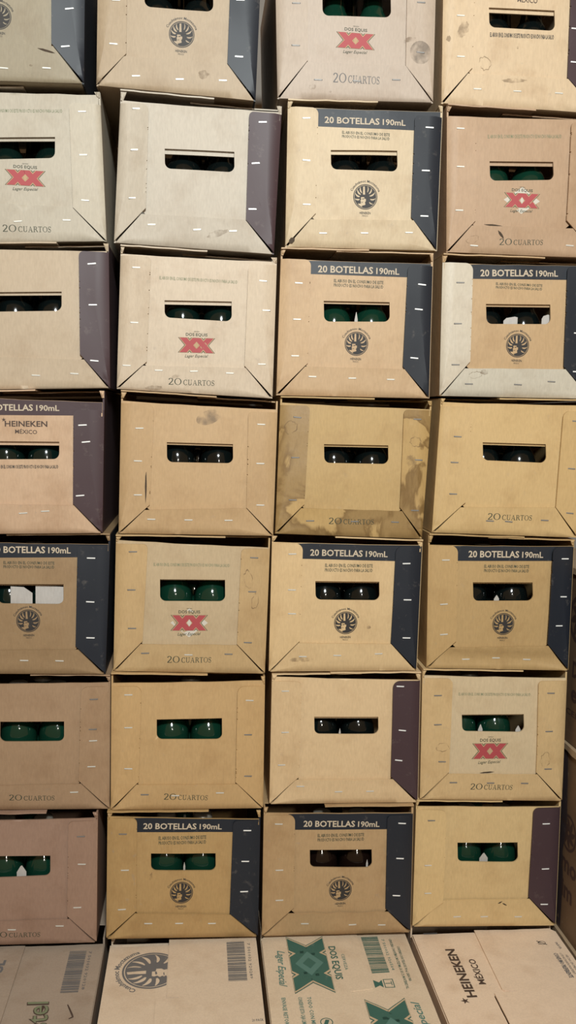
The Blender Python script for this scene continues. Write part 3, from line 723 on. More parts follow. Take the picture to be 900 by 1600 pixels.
D = {"11":{"q":[[-400.6,1687.6],[-165.6,1696.6],[-166.8,1503.4],[-401.8,1496.1]],"fr":[-210.3,1686.5,-210.4,1552.7],"fl":[-355.9,1684.5,-358.2,1550.7],"bt":[1548.2,1549.2],"win":[[-333.7,1638.6],[-243.6,1644.3],[-243.7,1616.3],[-334.0,1612.5]],"lip":4.8,"t":"crest","c":"n","S":[[-186.5,1600.9,-9,1],[-191.8,1550.4,-8,1],[-184.9,1654.5,-5,1],[-217.5,1520.2,0,0],[-275.6,1516.6,0,0],[-378.2,1664.4,0,0],[-378.2,1617.6,0,0],[-378.2,1570.8,0,0],[-341.8,1518.1,0,0]],"cr":[-282.2,1584.7,17.0],"bo":[-328.7,-270.7],"bg":0,"a":[0.285,0.237,0.162],"mk":[[-217.5,1542.7,24.96,3.36,-12,"t"],[-238.7,1522.4,4.8,2.88,0,"b"]]},"12":{"q":[[-148.9,1701.2],[80.2,1701.5],[75.7,1497.9],[-150.7,1505.3]],"fr":[36.6,1689.6,34.0,1545.8],"fl":[-108.1,1689.1,-108.8,1550.6],"bt":[1546.3,1544.9],"win":[[-84.5,1646.4],[12.0,1648.1],[12.5,1616.1],[-84.2,1616.3]],"lip":5.8,"t":"crest","c":"n","S":[[-123.6,1621.3,0,0],[-126.8,1562.5,0,0],[-123.9,1671.7,0,0],[-95.0,1521.0,-3,0],[-33.3,1520.4,-3,0],[28.0,1522.5,-3,0],[50.6,1633.5,0,1],[50.3,1556.5,0,1],[50.5,1680.3,0,1]],"cr":[-31.5,1582.7,18.0],"bo":[-66.7,-8.7],"bg":0,"a":[0.385,0.291,0.192],"mk":[[0.3,1528.7,15.36,11.52,0,"b"],[-147.1,1512.5,9.6,7.68,0,"b"]]},"13":{"q":[[99.0,1716.7],[335.8,1727.7],[339.5,1513.7],[108.1,1506.1]],"fr":[291.9,1712.1,295.1,1562.4],"fl":[147.2,1706.5,150.5,1561.2],"bt":[1557.6,1561.5],"win":[[169.0,1659.3],[269.2,1664.7],[270.6,1628.6],[170.0,1625.2]],"lip":5.8,"t":"xx","c":"k","S":[[132.2,1580.4,0,2],[131.4,1677.6,0,2],[131.5,1638.3,0,2],[166.3,1534.6,0,2],[281.6,1541.8,0,2],[222.8,1536.3,3,2],[314.3,1652.0,0,2],[316.3,1582.6,0,2],[311.5,1695.1,0,2]],"qq":[188.0,1532.4,257.1,1534.0,13.02],"xx":[191.8,1603.8,247.7,1582.6],"bo":[192.5,250.5],"bg":2,"a":[0.43,0.345,0.274],"mk":[[316.3,1582.6,31.68,32.64,0,"o"],[158.1,1524.3,11.52,6.72,10,"b"],[184.6,1519.7,3.84,2.88,0,"b"],[299.4,1599.4,19.2,6.72,15,"b"]]},"14":{"q":[[345.3,1726.6],[584.4,1733.9],[595.0,1511.4],[351.2,1512.6]],"fr":[537.0,1720.6,540.0,1559.7],"fl":[392.8,1714.3,394.3,1565.1],"bt":[1556.1,1557.9],"win":[[415.7,1652.0],[515.5,1654.4],[517.2,1625.6],[417.1,1624.3]],"lip":5.8,"t":"hein","c":"m","S":[[373.4,1636.5,0,0],[376.2,1579.3,0,0],[373.0,1686.3,0,0],[403.5,1535.3,0,0],[464.2,1535.8,0,0],[528.4,1537.0,0,0],[547.6,1629.5,0,1],[549.5,1582.3,0,1]],"ab1":[419.2,1611.0,516.9,1613.8,6.79],"hn":[442.2,1671.7,503.7,1671.6,8.73,458.3,1662.6,488.6,1662.4,7.76],"bo":[435.2,493.2],"bg":0,"a":[0.559,0.415,0.263],"mk":[[377.3,1617.1,15.36,24.96,-20,"b"],[356.7,1603.2,6.72,8.64,0,"b"],[413.4,1572.7,17.28,21.119999999999997,30,"r"],[461.8,1598.4,2.88,4.8,0,"b"],[456.6,1550.0,38.4,6.72,4,"b"]]},"21":{"q":[[-381.1,1488.3],[-146.1,1496.0],[-136.0,1292.0],[-371.0,1278.9]],"fr":[-189.0,1482.0,-183.4,1337.4],"fl":[-338.2,1480.0,-323.6,1335.4],"bt":[1336.4,1337.4],"win":[[-303.5,1428.2],[-209.1,1434.4],[-209.1,1404.5],[-303.7,1398.5]],"lip":4.8,"t":"xx","c":"k","S":[[-171.1,1470.8,-5,0],[-169.2,1411.1,-2,0],[-166.3,1348.1,0,0],[-260.7,1314.0,-5,0],[-192.4,1319.1,-3,0],[-359.6,1458.3,0,0],[-359.6,1407.7,0,0],[-359.6,1357.1,0,0],[-311.0,1300.9,0,0]],"qq":[-282.3,1298.7,-214.1,1301.0,9.79],"tl":[-313.7,1462.4,-198.8,1468.3,5.34],"xx":[-278.2,1385.8,-223.0,1364.8],"bo":[-282.3,-219.8],"bg":1,"a":[0.438,0.385,0.303]},"22":{"q":[[-117.3,1488.9],[114.2,1485.9],[108.0,1283.7],[-125.1,1289.8]],"fr":[66.7,1483.1,65.4,1330.5],"fl":[-76.6,1484.3,-79.1,1339.8],"bt":[1331.7,1330.5],"win":[[-53.6,1425.4],[46.5,1426.4],[47.1,1397.6],[-53.2,1397.7]],"lip":6.7,"t":"plain","c":"m","S":[[-93.7,1477.2,-4,0],[-95.9,1420.4,-3,0],[-98.1,1353.3,-3,0],[-71.1,1317.6,-3,0],[-5.4,1313.4,-3,0],[46.9,1314.0,-3,0],[86.6,1469.5,-2,1],[77.6,1411.0,-6,1],[74.4,1346.0,-2,1]],"bo":[-26.8,31.2],"bg":0,"a":[0.455,0.394,0.315],"mk":[[24.5,1309.3,32.64,8.64,15,"b"]]},"23":{"q":[[123.3,1495.4],[353.6,1501.8],[353.9,1300.2],[124.8,1295.6]],"fr":[311.4,1493.9,311.7,1346.9],"fl":[167.9,1495.3,168.6,1346.4],"bt":[1336.3,1342.2],"win":[[188.1,1437.8],[287.5,1442.4],[288.7,1412.2],[189.0,1410.6]],"lip":5.8,"t":"crest","c":"n","S":[[150.6,1479.9,-3,0],[152.3,1420.5,0,0],[154.5,1357.7,0,0],[180.0,1317.8,0,0],[241.9,1320.7,0,0],[309.3,1324.4,0,0],[334.4,1477.4,0,1],[331.2,1415.4,0,1],[331.8,1349.7,0,1]],"band":[1470.2,1473.0],"txt":[178.0,1476.1,298.6,1478.6,9.12],"ab2":[204.3,1466.8,275.4,1456.3],"cr":[241.9,1373.5,18.2],"bo":[214.1,272.1],"bg":0,"a":[0.535,0.418,0.272],"mk":[[134.1,1305.2,11.52,7.68,45,"t"]]},"24":{"q":[[359.8,1494.9],[596.6,1502.3],[605.7,1299.0],[367.8,1298.0]],"fr":[548.8,1495.8,549.5,1352.6],"fl":[403.6,1493.8,409.0,1345.9],"bt":[1338.4,1341.3],"win":[[426.9,1433.4],[525.3,1437.8],[526.9,1410.8],[428.3,1405.7]],"lip":5.8,"t":"xx","c":"k","S":[[380.0,1477.2,0,0],[382.6,1422.7,0,0],[383.6,1359.6,0,0],[408.8,1309.3,0,0],[557.8,1316.0,0,0],[572.1,1476.7,0,0],[572.4,1406.6,0,0]],"qq":[447.4,1311.9,515.4,1315.0,9.41],"tl":[422.7,1466.4,536.2,1472.8,5.94],"xx":[452.3,1389.2,506.3,1368.4],"dia":1,"bo":[442.3,500.3],"bg":2,"a":[0.407,0.269,0.166],"mk":[[448.7,1327.1,15.36,3.84,-50,"t"],[438.0,1340.7,30.72,2.88,-3,"t"],[506.0,1339.2,48.0,2.496,2,"t"],[436.0,1341.6,6.72,3.84,0,"b"],[405.4,1317.6,21.119999999999997,11.52,20,"r"]]},"31":{"q":[[-367.3,1272.1],[-132.3,1277.7],[-129.3,1080.7],[-364.3,1071.2]],"fr":[-174.3,1275.8,-172.1,1128.7],"fl":[-325.3,1273.8,-321.5,1126.7],"bt":[1120.3,1121.3],"win":[[-294.5,1212.9],[-199.0,1217.6],[-199.0,1189.8],[-294.6,1185.7]],"lip":4.8,"t":"plain","c":"m","S":[[-156.0,1258.5,-5,1],[-154.3,1200.2,-3,1],[-151.7,1120.1,2,1],[-235.3,1096.4,0,0],[-180.3,1100.6,0,0],[-346.3,1251.7,0,0],[-346.3,1200.2,0,0],[-346.3,1148.8,0,0],[-304.3,1093.2,0,0]],"bo":[-271.5,-213.5],"bg":0,"a":[0.446,0.347,0.241]},"32":{"q":[[-115.8,1275.7],[113.0,1273.8],[111.4,1072.6],[-120.0,1080.1]],"fr":[70.5,1269.2,68.0,1120.1],"fl":[-71.6,1273.1,-76.1,1121.6],"bt":[1115.5,1116.9],"win":[[-51.4,1211.6],[47.1,1213.6],[47.6,1184.7],[-51.1,1186.6]],"lip":5.8,"t":"xx","c":"k","S":[[-92.7,1256.6,0,0],[-94.7,1177.6,0,0],[-105.4,1115.1,0,0],[-58.6,1109.4,0,0],[-6.9,1109.8,-3,0],[46.3,1108.6,0,0],[92.8,1245.1,0,0],[98.6,1202.5,0,0],[93.8,1123.4,0,0]],"qq":[-44.3,1088.9,23.8,1089.0,9.87],"tl":[-59.2,1241.6,55.0,1239.9,5.17],"xx":[-30.2,1158.6,23.0,1137.1],"bo":[-25.6,32.4],"bg":1,"a":[0.531,0.427,0.315],"mk":[[-34.1,1101.4,13.44,5.76,20,"b"],[-65.8,1083.5,24.96,6.72,5,"b"]]},"33":{"q":[[118.6,1278.6],[348.8,1281.2],[351.7,1079.5],[117.0,1077.5]],"fr":[309.7,1277.6,308.0,1126.5],"fl":[163.4,1278.7,163.0,1127.5],"bt":[1121.8,1122.6],"win":[[184.4,1219.9],[284.5,1221.9],[285.6,1192.6],[185.4,1189.8]],"lip":3.8,"t":"crest","c":"n","S":[[145.9,1244.1,0,0],[144.8,1191.1,0,0],[143.4,1137.3,0,0],[170.4,1107.3,0,0],[230.9,1106.8,0,0],[290.0,1106.7,0,0],[332.5,1249.4,3,1],[329.1,1212.7,2,1],[325.3,1140.0,2,1]],"band":[1258.3,1259.8],"txt":[174.5,1261.6,297.6,1263.0,10.18],"ab2":[198.8,1253.2,274.0,1241.3],"cr":[236.0,1158.5,17.9],"st":[[235.5,1199.2,4.8,14.5]],"bo":[205.4,263.4],"bg":2,"a":[0.49,0.335,0.194]},"34":{"q":[[363.6,1282.8],[599.2,1289.1],[609.1,1085.9],[367.6,1083.8]],"fr":[557.2,1285.4,559.6,1134.5],"fl":[409.6,1283.8,411.6,1137.5],"bt":[1126.9,1130.6],"win":[[432.9,1224.8],[534.2,1227.8],[535.9,1198.0],[434.4,1195.2]],"lip":3.8,"t":"crest","c":"n","pale":1,"S":[[391.1,1254.6,0,2],[390.1,1193.6,0,2],[389.4,1132.0,0,2],[411.4,1103.6,0,2],[488.7,1104.9,0,2],[541.5,1111.0,0,2],[579.5,1245.0,0,1],[579.1,1185.9,4,1],[580.7,1127.4,2,1]],"band":[1261.1,1266.3],"txt":[422.5,1265.9,544.3,1270.5,10.1],"ab2":[447.2,1258.2,520.3,1248.4],"cr":[485.5,1164.2,18.0],"st":[[475.3,1203.4,22.2,10.1],[530.8,1206.5,12.1,14.1]],"bo":[444.5,505.2],"bg":0,"a":[0.454,0.302,0.16],"mk":[[421.2,1117.5,23.04,10.559999999999999,8,"r"],[434.1,1121.8,11.52,7.68,0,"b"]]},"41":{"q":[[-371.6,1063.6],[-136.6,1059.9],[-138.4,866.6],[-373.4,861.6]],"fr":[-180.5,1048.4,-180.8,910.6],"fl":[-327.7,1046.4,-331.0,908.6],"bt":[907.3,908.3],"win":[[-297.8,999.5],[-201.0,1000.9],[-201.0,975.4],[-298.0,973.3]],"lip":5.8,"t":"hein","c":"m","S":[[-167.4,1026.2,-5,1],[-162.4,1001.8,-6,1],[-170.6,922.8,-5,1],[-252.5,895.6,-3,0],[-220.9,899.0,-3,0],[-349.6,1025.7,0,0],[-349.6,977.5,0,0],[-349.6,929.3,0,0],[-313.4,883.6,0,0]],"band":[1036.5,1039.9],"txt":[-316.5,1043.7,-201.0,1045.9,9.2],"ab1":[-297.2,960.1,-202.3,962.1,5.52],"hn":[-278.5,1021.5,-218.0,1022.5,8.28,-263.9,1011.6,-232.7,1011.4,5.98],"bo":[-283.9,-225.9],"bg":1,"a":[0.506,0.341,0.218]},"42":{"q":[[-113.4,1063.4],[119.5,1056.6],[117.5,864.2],[-115.7,865.0]],"fr":[75.2,1052.5,75.5,907.7],"fl":[-64.6,1060.0,-69.6,909.7],"bt":[901.8,906.7],"win":[[-45.4,1003.7],[53.2,1003.1],[53.8,974.3],[-45.0,974.1]],"lip":3.8,"t":"plain","c":"k","S":[[-85.9,1023.6,0,0],[-87.7,975.0,0,0],[-87.2,924.3,0,0],[-67.0,888.0,0,0],[-11.6,887.8,0,0],[48.7,888.1,0,0],[94.9,1033.9,0,0],[95.0,975.1,0,0],[96.5,912.0,0,0]],"bo":[-30.8,31.7],"bg":0,"a":[0.461,0.304,0.158],"mk":[[16.1,1042.3,38.4,21.119999999999997,20,"o"],[-75.6,937.0,2.88,48.0,0,"t"]]},"43":{"q":[[123.1,1067.2],[355.5,1063.1],[349.0,863.3],[120.3,868.2]],"fr":[311.6,1061.9,311.1,912.6],"fl":[167.4,1063.7,163.3,915.1],"bt":[908.7,906.7],"win":[[191.0,1006.4],[289.9,1006.8],[291.0,978.4],[191.9,978.2]],"lip":3.8,"t":"plain","c":"k","stain":1,"S":[[148.9,1045.9,3,2],[147.6,985.4,0,2],[145.4,921.0,0,2],[172.9,889.6,0,2],[241.4,889.7,0,2],[304.5,889.6,0,2],[333.1,1047.8,0,2],[337.2,985.9,0,2],[335.0,908.0,0,2]],"qq":[201.3,885.1,271.5,885.2,9.9],"bo":[211.2,271.3],"bg":0,"a":[0.443,0.295,0.126],"mk":[[139.6,1030.2,23.04,19.2,30,"r"],[331.6,1013.6,19.2,15.36,-20,"r"],[324.8,984.0,17.28,21.119999999999997,0,"b"]]},"44":{"q":[[369.0,1075.1],[602.5,1075.8],[597.7,868.6],[363.8,873.5]],"fr":[561.7,1066.7,558.2,916.7],"fl":[417.6,1068.7,413.5,922.8],"bt":[914.3,916.2],"win":[[437.1,1015.1],[537.9,1014.6],[539.6,985.7],[438.4,987.5]],"lip":3.8,"t":"plain","c":"k","S":[[396.5,1023.0,2,2],[393.3,983.5,2,2],[393.5,934.9,2,2],[453.8,893.9,0,2],[483.7,893.3,5,2],[541.7,896.2,3,2],[582.9,1051.4,2,2],[580.6,977.6,2,2],[581.7,908.0,2,2]],"qq":[449.6,895.8,520.9,895.4,10.3],"bo":[449.3,508.6],"bg":0,"a":[0.524,0.357,0.165]},"51":{"q":[[-362.9,850.4],[-127.9,849.3],[-133.5,649.5],[-368.5,651.0]],"fr":[-175.1,847.8,-177.6,694.3],"fl":[-315.7,845.8,-324.4,692.3],"bt":[688.3,689.3],"win":[[-291.9,787.6],[-195.7,788.4],[-195.7,758.1],[-292.1,758.6]],"lip":2.9,"t":"crest","c":"n","S":[[-155.3,828.6,0,1],[-156.3,762.3,3,1],[-155.7,707.2,3,1],[-253.3,672.5,0,0],[-201.3,672.0,0,0],[-339.3,822.8,0,0],[-339.3,769.0,0,0],[-339.3,715.3,0,0],[-308.5,673.0,0,0]],"band":[826.6,829.4],"txt":[-300.8,834.7,-185.4,835.1,9.87],"ab2":[-283.4,822.8,-209.3,811.6],"cr":[-247.4,732.5,17.4],"st":[[-258.5,770.4,32.0,23.5],[-217.3,770.7,41.4,26.3]],"bo":[-282.4,-224.4],"bg":1,"a":[0.294,0.19,0.099]},"52":{"q":[[-119.5,855.3],[113.0,846.4],[109.9,648.9],[-122.0,653.5]],"fr":[69.0,844.9,65.3,696.9],"fl":[-71.9,850.0,-78.1,701.3],"bt":[696.7,695.5],"win":[[-53.1,796.4],[45.3,796.3],[45.9,762.9],[-52.7,762.9]],"lip":1.9,"t":"xx","c":"k","S":[[-93.7,838.5,0,2],[-95.5,780.4,0,2],[-94.0,721.2,0,2],[-74.0,682.9,0,2],[-8.5,680.4,0,0],[52.8,681.4,0,2],[88.9,831.3,0,2],[87.1,778.7,0,2],[82.0,699.5,0,2]],"qq":[-40.9,667.8,26.5,667.7,10.67],"tl":[-62.9,816.9,51.8,816.1,5.34],"xx":[-35.5,741.2,19.3,717.5],"dia":1,"bo":[-31.7,26.3],"bg":2,"pa":[0.451,0.336,0.202],"a":[0.463,0.313,0.154],"mk":[[80.8,797.5,12.48,32.64,10,"r"],[91.4,762.8,11.52,24.96,-10,"r"]]},"53":{"q":[[115.8,855.3],[350.5,853.3],[349.7,653.5],[115.8,651.9]],"fr":[308.0,851.7,305.9,698.8],"fl":[163.1,853.9,162.4,702.1],"bt":[698.6,697.2],"win":[[184.3,795.4],[284.5,795.2],[285.6,765.9],[185.2,766.3]],"lip":2.9,"t":"crest","c":"n","S":[[147.3,837.9,0,0],[148.2,782.1,0,0],[149.2,745.0,0,0],[167.8,677.3,0,0],[221.8,679.3,0,0],[287.1,681.8,0,0],[325.8,824.8,0,1],[329.6,767.7,0,1],[330.6,707.0,0,1]],"band":[830.1,827.7],"txt":[175.1,835.2,296.1,834.1,10.0],"ab2":[198.7,823.5,273.3,810.2],"cr":[233.7,730.2,18.0],"bo":[204.2,262.2],"bg":0,"a":[0.57,0.401,0.213],"mk":[[270.4,723.2,6.72,5.76,0,"b"],[165.2,672.2,38.4,7.68,3,"b"]]},"54":{"q":[[359.6,854.4],[594.4,855.2],[597.2,654.0],[365.0,658.6]],"fr":[557.7,853.8,557.3,699.1],"fl":[405.5,853.9,409.5,703.0],"bt":[692.7,695.3],"win":[[432.5,796.4],[529.6,796.7],[531.3,767.4],[434.0,766.8]],"lip":2.9,"t":"crest","c":"n","dent":1,"S":[[387.1,831.5,0,0],[387.2,761.8,-4,0],[389.4,713.6,-3,0],[427.5,673.0,0,0],[476.5,675.1,0,0],[527.1,672.4,0,0],[578.7,835.6,0,1],[579.2,774.9,0,1],[574.6,728.3,0,1]],"band":[829.7,831.3],"txt":[423.8,836.0,544.5,836.3,10.4],"ab2":[449.7,825.1,522.4,812.5],"cr":[485.1,730.0,17.7],"st":[[474.6,771.2,8.3,7.3]],"bo":[440.1,508.1],"bg":0,"a":[0.419,0.273,0.12]},"61":{"q":[[-361.7,633.3],[-126.7,635.5],[-126.5,434.1],[-361.5,436.2]],"fr":[-170.1,629.6,-173.3,482.1],"fl":[-318.3,627.6,-314.7,480.1],"bt":[476.0,477.0],"win":[[-290.5,575.4],[-195.5,575.1],[-195.5,543.9],[-290.7,544.4]],"lip":1.0,"t":"plain","c":"k","S":[[-150.9,610.5,0,2],[-152.3,563.2,0,2],[-151.7,545.3,0,0],[-154.0,504.3,0,0],[-180.0,464.1,0,0],[-340.0,605.5,0,0],[-340.0,553.8,0,0],[-340.0,502.2,0,0],[-301.5,458.2,0,0]],"qq":[-277.6,452.2,-209.4,451.0,9.5],"bo":[-270.5,-211.7],"bg":2,"a":[0.327,0.211,0.124]},"62":{"q":[[-124.8,635.5],[110.2,638.7],[112.0,432.8],[-124.5,434.1]],"fr":[67.6,630.7,67.5,478.5],"fl":[-78.9,631.3,-81.8,480.8],"bt":[475.6,474.3],"win":[[-55.4,578.6],[44.6,579.9],[45.2,546.0],[-55.1,547.0]],"lip":1.0,"t":"plain","c":"k","S":[[-98.6,618.3,0,0],[-98.2,566.8,0,0],[-97.7,501.9,0,0],[-72.3,460.0,0,2],[-25.4,457.7,0,0],[43.6,461.2,0,0],[86.6,608.7,0,0],[85.2,554.2,0,2],[86.6,487.6,0,2]],"qq":[-43.2,451.2,24.8,449.0,10.29],"bo":[-33.9,24.1],"bg":2,"a":[0.471,0.303,0.14]},"63":{"q":[[121.0,643.8],[356.6,637.9],[361.0,436.8],[122.0,437.9]],"fr":[312.4,637.0,314.3,482.2],"fl":[167.2,637.5,166.9,485.4],"bt":[479.1,477.3],"win":[[189.0,579.8],[291.0,579.0],[292.0,550.8],[189.9,551.8]],"lip":3.8,"t":"plain","c":"m","S":[[142.5,622.5,0,0],[143.9,556.4,0,0],[139.6,503.5,0,0],[169.9,468.6,0,0],[231.2,458.5,0,0],[281.7,458.4,0,0],[323.8,629.1,3,1],[329.6,557.8,8,1],[325.7,508.9,8,1]],"st":[[231.5,554.5,3.1,8.2]],"bo":[204.7,265.1],"bg":0,"a":[0.594,0.423,0.241]},"64":{"q":[[359.3,646.2],[596.9,641.3],[600.7,435.8],[363.9,442.1]],"fr":[548.1,637.3,552.5,486.3],"fl":[407.2,641.9,407.9,489.7],"bt":[486.5,483.0],"win":[[425.6,582.2],[527.4,582.5],[529.1,552.8],[426.9,554.8]],"lip":2.9,"t":"xx","c":"k","S":[[384.5,614.9,0,2],[386.6,567.4,0,2],[396.2,506.5,0,2],[415.7,472.2,0,2],[477.1,470.2,0,2],[533.7,468.9,0,2],[569.3,617.7,0,2],[569.8,554.6,0,2],[571.9,491.8,0,2]],"qq":[444.2,459.5,514.1,457.8,10.5],"tl":[418.9,613.7,536.8,612.1,5.25],"xx":[445.8,534.5,503.1,509.4],"st":[[459.3,558.7,7.4,10.5],[521.8,557.1,8.4,8.4]],"bo":[433.3,491.3],"bg":2,"pa":[0.538,0.413,0.256],"a":[0.556,0.385,0.195],"mk":[[395.6,530.8,23.04,15.36,10,"r"],[471.4,486.3,24.96,2.88,4,"t"],[566.3,507.6,17.28,24.96,0,"r"]]},"71":{"q":[[-379.0,421.4],[-144.0,422.1],[-145.0,218.7],[-380.0,220.4]],"fr":[-187.9,418.8,-189.5,267.0],"fl":[-335.1,416.8,-335.5,265.0],"bt":[260.4,261.4],"win":[[-312.9,364.9],[-215.5,363.6],[-215.5,331.4],[-313.2,329.8]],"lip":1.0,"t":"plain","c":"k","S":[[-169.2,394.9,0,2],[-167.7,349.9,0,0],[-174.2,279.9,0,0],[-200.8,251.3,0,0],[-273.3,247.3,0,0],[-357.0,394.0,0,0],[-357.0,340.9,0,0],[-357.0,287.8,0,0],[-320.0,242.4,0,0]],"qq":[-300.5,234.6,-230.5,233.3,9.6],"st":[[-260.3,338.8,14.4,12.5]],"bo":[-290.0,-232.0],"bg":2,"a":[0.293,0.183,0.129]},"72":{"q":[[-129.3,423.8],[108.4,415.0],[108.9,219.6],[-130.2,223.5]],"fr":[65.0,414.8,62.7,262.4],"fl":[-83.7,421.9,-83.3,270.3],"bt":[266.6,259.9],"win":[[-61.9,363.0],[38.7,360.6],[39.2,332.1],[-61.6,334.7]],"lip":1.9,"t":"crest","c":"n","S":[[-105.3,396.8,0,2],[-101.7,338.1,0,0],[-105.9,273.6,0,0],[-64.7,250.0,0,0],[-16.6,248.5,0,0],[34.9,246.8,0,0],[87.6,398.8,0,1],[85.4,348.1,0,1],[84.7,298.4,0,1]],"band":[398.0,394.8],"txt":[-74.2,403.0,47.6,399.9,9.5],"ab2":[-50.4,391.0,23.6,376.8],"cr":[-13.7,297.4,18.0],"st":[[-9.9,339.7,3.0,9.0]],"bo":[-40.0,18.0],"bg":2,"a":[0.403,0.255,0.107],"mk":[[-61.5,325.2,3.84,13.44,-12,"b"]]},"73":{"q":[[113.2,425.4],[353.3,420.9],[357.4,218.8],[115.0,220.5]],"fr":[310.5,418.9,313.3,263.4],"fl":[162.6,422.8,164.8,269.7],"bt":[260.0,257.5],"win":[[187.8,363.5],[287.6,362.2],[288.7,332.1],[188.6,334.6]],"lip":1.9,"t":"crest","c":"n","S":[[137.0,408.6,0,0],[139.9,332.7,0,0],[141.2,282.6,0,0],[182.9,242.3,0,0],[260.2,238.0,0,0],[308.1,235.8,0,0],[334.9,405.7,5,1],[333.8,347.1,3,1],[330.4,284.6,3,1]],"band":[397.0,395.0],"txt":[176.7,402.0,298.8,399.5,9.88],"ab2":[199.8,390.3,274.6,377.0],"cr":[239.0,295.6,18.2],"st":[[282.3,337.6,3.1,8.3]],"bo":[211.3,269.3],"bg":3,"a":[0.402,0.263,0.134]},"74":{"q":[[359.2,429.3],[600.3,424.9],[603.8,219.5],[361.4,225.3]],"fr":[552.8,424.2,552.6,273.0],"fl":[407.2,424.8,408.1,270.6],"bt":[272.2,269.6],"win":[[429.5,367.6],[530.2,366.0],[532.0,332.5],[431.0,335.0]],"lip":1.0,"t":"plain","c":"m","S":[[384.3,407.4,0,2],[382.0,332.3,0,0],[384.0,285.0,0,0],[433.9,242.8,0,0],[479.5,241.4,0,0],[537.1,239.6,0,0],[575.4,398.2,0,1],[579.0,320.6,0,1],[580.2,259.7,0,1]],"st":[[476.7,340.4,13.9,10.7]],"bo":[454.1,513.5],"bg":2,"a":[0.559,0.395,0.193],"mk":[[512.0,262.5,9.6,2.304,-30,"t"],[504.2,266.1,8.64,2.304,28,"t"]]}}

def place_words(key):
    r, c = int(key[0]), int(key[1])
    col = {1: 'leftmost carton', 2: 'second carton', 3: 'third carton', 4: 'rightmost carton'}[c]
    row = {1: 'top row', 7: 'lowest upright row'}.get(r, ORD[r] + ' row')
    return f'{row} {col}'
def carton_label(key, d):
    r, c = int(key[0]), int(key[1])
    look = {'crest': 'kraft carton with round crest and navy flap', 'xx': 'kraft carton with red double X logo',
            'hein': 'maroon-flapped kraft carton with brewery name',
            'plain': 'blank kraft carton with maroon side flap' if d['c'] == 'm' else ('logo-free kraft carton marked 20 CUARTOS' if 'qq' in d else 'logo-free all-kraft carton without printing')}[d['t']]
    if d.get('stain'): look = 'water-stained carton marked 20 CUARTOS'
    if d.get('pale'): look = 'crested navy carton with scuffed pale flaps'
    row = {1: 'top row', 7: 'lowest upright row'}.get(r, ORD[r] + ' row from top')
    col = {1: 'leftmost', 2: 'second from left', 3: 'third from left', 4: 'rightmost'}[c]
    return f'{look}, {row}, {col}'

YOFF = {'11': -.014, '12': -.004, '13': .004, '14': .0, '21': .004, '41': -.010, '33': .002, '44': -.004}
def bottom_of(key):
    q = D[key]['q']; BR, BL = q[2], q[3]
    return lambda x: lerp(BL[1], BR[1], min(1, max(0, (x - BL[0]) / (BR[0] - BL[0]))))
for key in sorted(D):
    d = D[key]; r, c = int(key[0]), int(key[1])
    if r == 1:
        q = d['q']; lid = (lambda q: lambda x: lerp(q[0][1], q[1][1], (x - q[0][0]) / (q[1][0] - q[0][0])) + 9)(q)
    else:
        above = bottom_of(f'{r-1}{c}')
        q = d['q']
        def lid(x, above=above, q=q):
            own = lerp(q[0][1], q[1][1], (x - q[0][0]) / (q[1][0] - q[0][0]))
            return max(above(x) - .2, own + 2.5)
    y0 = YOFF.get(key, random.uniform(-.003, .003))
    gl = {0: 'dark', 1: 'dark green', 2: 'green', 3: 'brown'}[d['bg']]
    bots = [(x, d['bg'], f'{s} {gl} glass bottle behind the hand hole of the {place_words(key)}') for x, s in zip(d['bo'], ('left', 'right'))]
    bots.append((sum(d['bo']) / 2, d['bg'], f'rear {gl} glass bottle between the two front bottles in the {place_words(key)}'))
    carton(d, key, y0, lid, carton_label(key, d), bots)

# ------------------------------------------------------------------ the four cartons lying in front, seen from above, and the row under the stack
def plain_box_data(x0, x1, z0, z1, a):
    W = x1 - x0
    return dict(q=[[x0, z1], [x1, z1], [x1, z0], [x0, z0]], fl=[x0 + 45, z1 - 4, x0 + 45, z0 + 52], fr=[x1 - 45, z1 - 4, x1 - 45, z0 + 52], bt=[z0 + 42, z0 + 42],
                win=[[x0 + W / 2 - 50, z1 - 62], [x0 + W / 2 + 50, z1 - 62], [x0 + W / 2 + 50, z1 - 94], [x0 + W / 2 - 50, z1 - 94]], lip=5, t='plain', c='k', a=a)
TOPX = [(-372, -133), (-124.5, 107), (113.5, 351.5), (361, 602)]
TOPA = [(.33, .26, .20), (.62, .49, .36), (.62, .49, .35), (.72, .55, .40)]
ZT = 213.6
LBL = ['flat kraft carton in front with slanted brown script, leftmost on the floor', 'flat kraft carton in front with large round crest on top',
       'flat kraft carton in front with large green double X on top', 'flat kraft carton in front with brewery name on top, rightmost on floor']
CATS = []
for i, ((x0, x1), a) in enumerate(zip(TOPX, TOPA)):
    dd = plain_box_data(x0, x1, 0.3, 203, a)
    # carton whose top carries print: its own four top flaps are added below
    r = carton(dd, 'f%d' % i, -.294, lambda x: ZT - 2.6, LBL[i], None, False, 'bottle_carton', 'flat cartons in front of the stack', .299)
    CATS.append(r)
    h = plain_box_data(x0 + 1, x1 - 1, 0.3, 203, a)
    lowest = bottom_of('7%d' % (i + 1))
    carton(h, 'h%d' % i, .013, lambda x, lo=lowest: lo(x) - .4, ['plain kraft carton bearing the left end of the stack, behind slanted script carton', 'plain kraft carton under the stack, behind the flat crested carton',
           'plain kraft carton under the stack, behind the flat green X carton', 'plain kraft carton bearing the right end of the stack, behind the brewery carton'][i], None, True, 'bottle_carton', 'hidden cartons under the stack')

